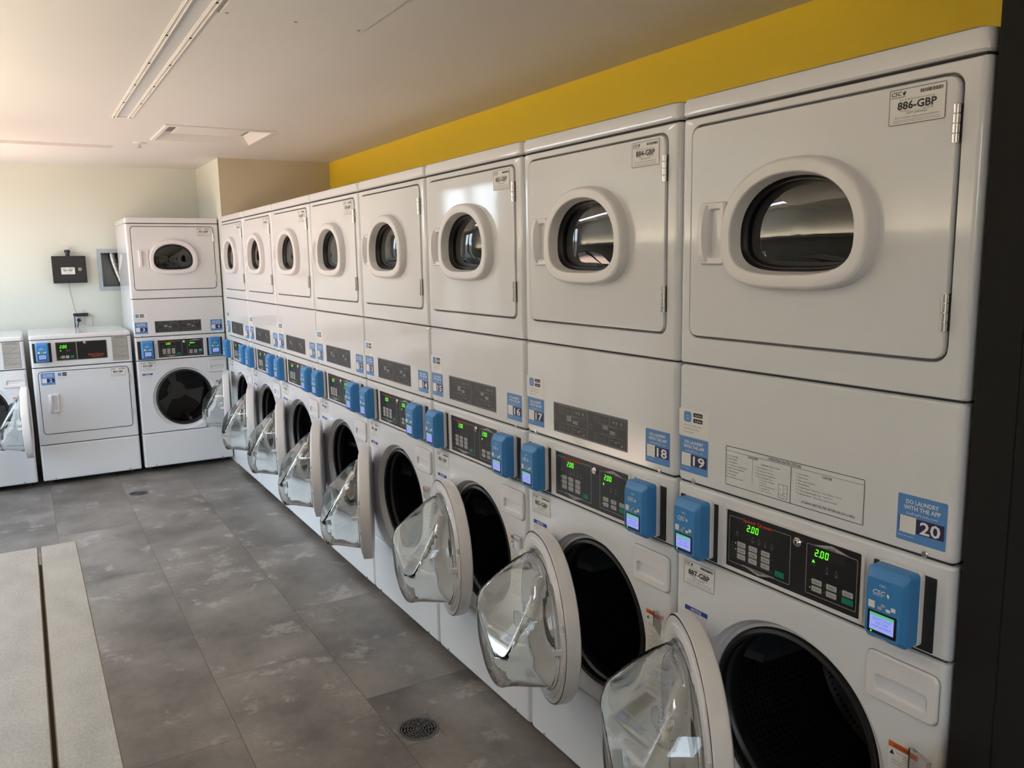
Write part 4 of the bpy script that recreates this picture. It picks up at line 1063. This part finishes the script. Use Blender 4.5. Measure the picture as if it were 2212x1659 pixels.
# ------------------------------------------------------------------ ceiling
def fixture(name, x0, x1, y0, y1, label, along='x'):
    root = empty(name, ((x0+x1)/2, (y0+y1)/2, ZC), 0, label, 'ceiling light', 'recessed linear ceiling lights')
    hx, hy = (x1-x0)/2, (y1-y0)/2; t = .024
    def fr():
        mb = MB()
        def B(a, b, c, d, z0, z1): 
            if along == 'x': mb.box(a, b, c, d, z0, z1, MFIX)
            else: mb.box(c, d, a, b, z0, z1, MFIX)
        L_, S_ = (hx, hy) if along == 'x' else (hy, hx)
        for s_ in (-1, 1):
            y_ = s_*(S_-t/2)
            B(-L_, L_, y_-t/2, y_+t/2, -.004, .003); B(-L_, L_, y_-t/2+.004, y_-t/2+.006, -.008, -.003); B(-L_, L_, y_+t/2-.006, y_+t/2-.004, -.008, -.003)
            n_ = int(L_*2/.45)
            for i in range(n_+1):
                p_ = -L_+.03+i*(2*L_-.06)/n_
                if along == 'x': mb.cyl((p_, y_, -.004), 2, .0045, -.003, MINK, 8)
                else: mb.cyl((y_, p_, -.004), 2, .0045, -.003, MINK, 8)
        for s_ in (-1, 1): B(s_*L_-.006, s_*L_+.006, -S_, S_, -.003, .002)
        return mb
    part('frame', fr, root)
    def ln():
        mb = MB(); mb.box(-hx+.012, hx-.012, -hy+.012, hy-.012, .004, .012, MLENS); return mb
    part('diffuser', ln, root, label='unlit pale diffuser')
    return root
fixture('linear_ceiling_light', *LT, 'long recessed ceiling light, switched off, running parallel to the row of machines')
fixture('linear_ceiling_light', *LT2, 'recessed ceiling light, switched off, running across the room near the far wall', 'y')
root = empty('ceiling_vent', ((VENT[0]+VENT[1])/2, (VENT[2]+VENT[3])/2, ZC), 0, 'square white air vent with a flat centre plate in the ceiling', 'vent')
def vfr():
    mb = MB(); loops = []
    for h, z in ((.325, -.0005), (.325, -.006), (.320, -.010), (.300, -.010), (.293, .0), (.255, .045), (.23, .05)): loops.append([(-h, -h, z), (h, -h, z), (h, h, z), (-h, h, z)])
    mb.loft(loops, [MFIX]*5+[MGR], False, True); return mb
part('vent_frame', vfr, root, smooth=0)
def vpl():
    mb = MB(); loops = []
    for h, z in ((.205, .038), (.213, .034), (.213, .030), (.205, .027)): loops.append([(-h, -h, z), (h, -h, z), (h, h, z), (-h, h, z)])
    mb.loft(loops, MFIX, True, True); return mb
part('centre_plate', vpl, root, smooth=0)
root = empty('ceiling_access_panel', (3.45, -.482, ZC), 0, 'flush square access panel in the ceiling beside the long light', 'access panel')
def ap():
    mb = MB(); mb.box(-.243, .243, -.243, .243, -.007, -.0005, MCEIL); return mb
part('panel', ap, root)
def apf():
    mb = MB()
    for a, b, c, d in ((-.251, -.244, -.251, .251), (.244, .251, -.251, .251), (-.244, .244, -.251, -.244), (-.244, .244, .244, .251)): mb.box(a, b, c, d, -.0015, -.0003, MGR)
    for x in (-.225, .225):
        for y in (-.225, 0, .225): mb.cyl((x, y, -.007), 2, .005, -.003, MSTL, 10)
    return mb
part('frame', apf, root)
def spk():
    mb = MB(); mb.cyl((0, 0, 0), 2, .038, -.006, MFIX, 20, .003); mb.cyl((0, 0, -.005), 2, .010, -.022, MCHR, 12); mb.cyl((0, 0, -.030), 2, .018, -.003, MCHR, 16)
    for s_ in (-1, 1): mb.tube([(s_*.008, 0, -.02), (s_*.013, 0, -.027), (s_*.004, 0, -.033)], .0022, MCHR, 6)
    return mb
o_ = part('fire_sprinkler', spk, None, loc=(-.033, -.592, ZC)); tagp(o_, 'small round fire sprinkler head on the ceiling left of the square vent', 'sprinkler')
# lit fixtures outside the frame: an added linear fill near the window wall, a warm square panel over the entrance
def lit(name, x0, x1, y0, y1, col, st, label):
    g_ = mat(name+'_glow', (0, 0, 0), .5, emit=col, es=st)
    root = empty(name, ((x0+x1)/2, (y0+y1)/2, ZC), 0, label, 'ceiling light'); hx, hy = (x1-x0)/2, (y1-y0)/2
    def fr():
        mb = MB(); t = .02
        for q in ((-hx-t, hx+t, -hy-t, -hy), (-hx-t, hx+t, hy, hy+t), (-hx-t, -hx, -hy, hy), (hx, hx+t, -hy, hy)): mb.box(*q, -.012, -.0005, MFIX)
        return mb
    part('frame', fr, root, smooth=0)
    def em():
        mb = MB(); mb.box(-hx, hx, -hy, hy, -.009, -.001, g_); return mb
    part('diffuser', em, root, smooth=0, label='glowing diffuser')
lit('linear_ceiling_light', *FILL_LAMP, 'added linear fill light on the window side of the room, above the folding table end')
lit('square_ceiling_light', *LAMP2, 'lit warm square ceiling panel over the entrance behind the camera')

def trough():
    x0, x1, y0, y1, z, col, st = FILL_UPLIGHT
    g_ = mat('uplight_glow', (0, 0, 0), .5, emit=col, es=st)
    root = empty('added_uplight', ((x0+x1)/2, (y0+y1)/2, z), 0, 'added white fill trough on the window wall, out of view, lighting the ceiling', 'ceiling light'); hx, hy = (x1-x0)/2, (y1-y0)/2
    def body():
        mb = MB()
        L = [[(x, y, zz) for y, zz in ((-hy-.01, .012), (-hy-.01, -.03), (-hy+.03, -.05), (hy-.03, -.05), (hy+.01, -.03), (hy+.01, .012), (hy, .012), (hy, 0), (-hy, 0), (-hy, .012))] for x in (-hx, hx)]
        mb.loft(L, MFIX, True, True); return mb
    part('housing', body, root, smooth=0)
    def em():
        mb = MB(); mb.box(-hx+.01, hx-.01, -hy+.004, hy-.004, .0005, .004, g_); return mb
    part('lamp', em, root, smooth=0, label='glowing upward-facing fill strip')
    for k in (-.9, 0, .9):
        def br(): 
            mb = MB(); mb.box(k*hx-.02, k*hx+.02, -hy-.014, -hy-.0105, -.03, .06, MFIX); return mb
        part('bracket', br, root, smooth=0)
trough()

# ------------------------------------------------------------------ floor drains
def drain(cx, cy, R_, label):
    root = empty('floor_drain', (cx, cy, 0), 0, label, 'floor drain', 'round floor drains')
    def rim():
        mb = MB(); n = 48; T = [2*PI*i/n for i in range(n)]
        def sq(k): 
            L = []
            for t in T:
                m_ = max(abs(math.cos(t)), abs(math.sin(t))); L.append((k*math.cos(t)/m_, k*math.sin(t)/m_, .0))
            return L
        S_ = .075 if R_ > .07 else .065
        mb.loft([[(x, y, .0004) for x, y, _ in sq(S_)], [(R_*math.cos(t), R_*math.sin(t), .0006) for t in T]], MFLOOR)
        mb.loft([[(r_*math.cos(t), r_*math.sin(t), z) for t in T] for r_, z in ((R_, .0006), (R_-.001, .0025), (R_*.88, .0028), (R_*.86, -.004), (R_*.86, -.05), (.001, -.05))], [MIRON, MIRON, MIRON, MPIT, MPIT])
        return mb
    part('rim', rim, root)
    def gr():
        mb = MB(); rings = [.0, .10, .24, .38, .52, .66, .80, .90]; rings = [q*R_ for q in rings]; z0, z1 = -.004, .0020
        bars = .018*R_/.075*.3
        for k, rr in enumerate(rings[1:]):
            w_ = R_*.022; n = 48; T = [2*PI*i/n for i in range(n)]
            mb.loft([[(q*math.cos(t), q*math.sin(t), z) for t in T] for q, z in ((rr-w_, z0), (rr-w_, z1), (rr+w_, z1), (rr+w_, z0))], MIRON)
        for k in range(len(rings)-1):
            n = max(3, int(4+k*1.6)) if k else 3
            for j in range(n):
                a = 2*PI*(j+.5*(k % 2))/n; c_, s_ = math.cos(a), math.sin(a); h = R_*.022
                P = [(rings[k]*c_-h*s_, rings[k]*s_+h*c_), (rings[k+1]*c_-h*s_, rings[k+1]*s_+h*c_), (rings[k+1]*c_+h*s_, rings[k+1]*s_-h*c_), (rings[k]*c_+h*s_, rings[k]*s_-h*c_)]
                mb.loft([[(x, y, z) for x, y in P] for z in (z0, z1-.0002)], MIRON, True, True)
        mb.cyl((R_*.72, R_*.60, .001), 2, .003, .0016, MCHR, 8)
        return mb
    part('grate', gr, root, smooth=0)
drain(3.652, -.31, .073, 'round dark metal floor drain nearer the camera, beside the folding table')
drain(-.172, -.771, .062, 'small round floor drain in front of the far wall machines')

# ------------------------------------------------------------------ folding table
TX0, TX1 = 3.71, 5.62
root = empty('folding_table', ((TX0+TX1)/2, -1.6, 0), 0, 'long grey speckled laminate folding table with a seam along its top', 'table')
def slab(y0, y1):
    def fn():
        mb = MB(); hx = (TX1-TX0)/2; loops = []
        for ins, z in ((0, .870), (0, .8975), (.002, .9000)): loops.append([(-hx+ins, y0+ins, z), (hx-ins, y0+ins, z), (hx-ins, y1-ins, z), (-hx+ins, y1-ins, z)])
        mb.loft(loops, [MTAN, MTAN], True, False); mb.face(loops[-1], MTAB); return mb
    return fn
part('tabletop', slab(.217, .300), root, smooth=0, label='narrow front strip of the speckled top'); part('tabletop', slab(-.33, .211), root, smooth=0, label='wide rear slab of the speckled top')
def leg(x, y):
    def fn():
        mb = MB(); mb.box(x-.025, x+.025, y-.025, y+.025, 0, .84, MALU); return mb
    return fn
for x in (-.85, .85):
    for y in (-.28, .12): part('leg', leg(x, y), root, smooth=0)
def apron():
    mb = MB(); mb.box(-.9, .9, -.305, .275, .838, .8695, MALU); return mb
part('frame', apron, root, smooth=0)
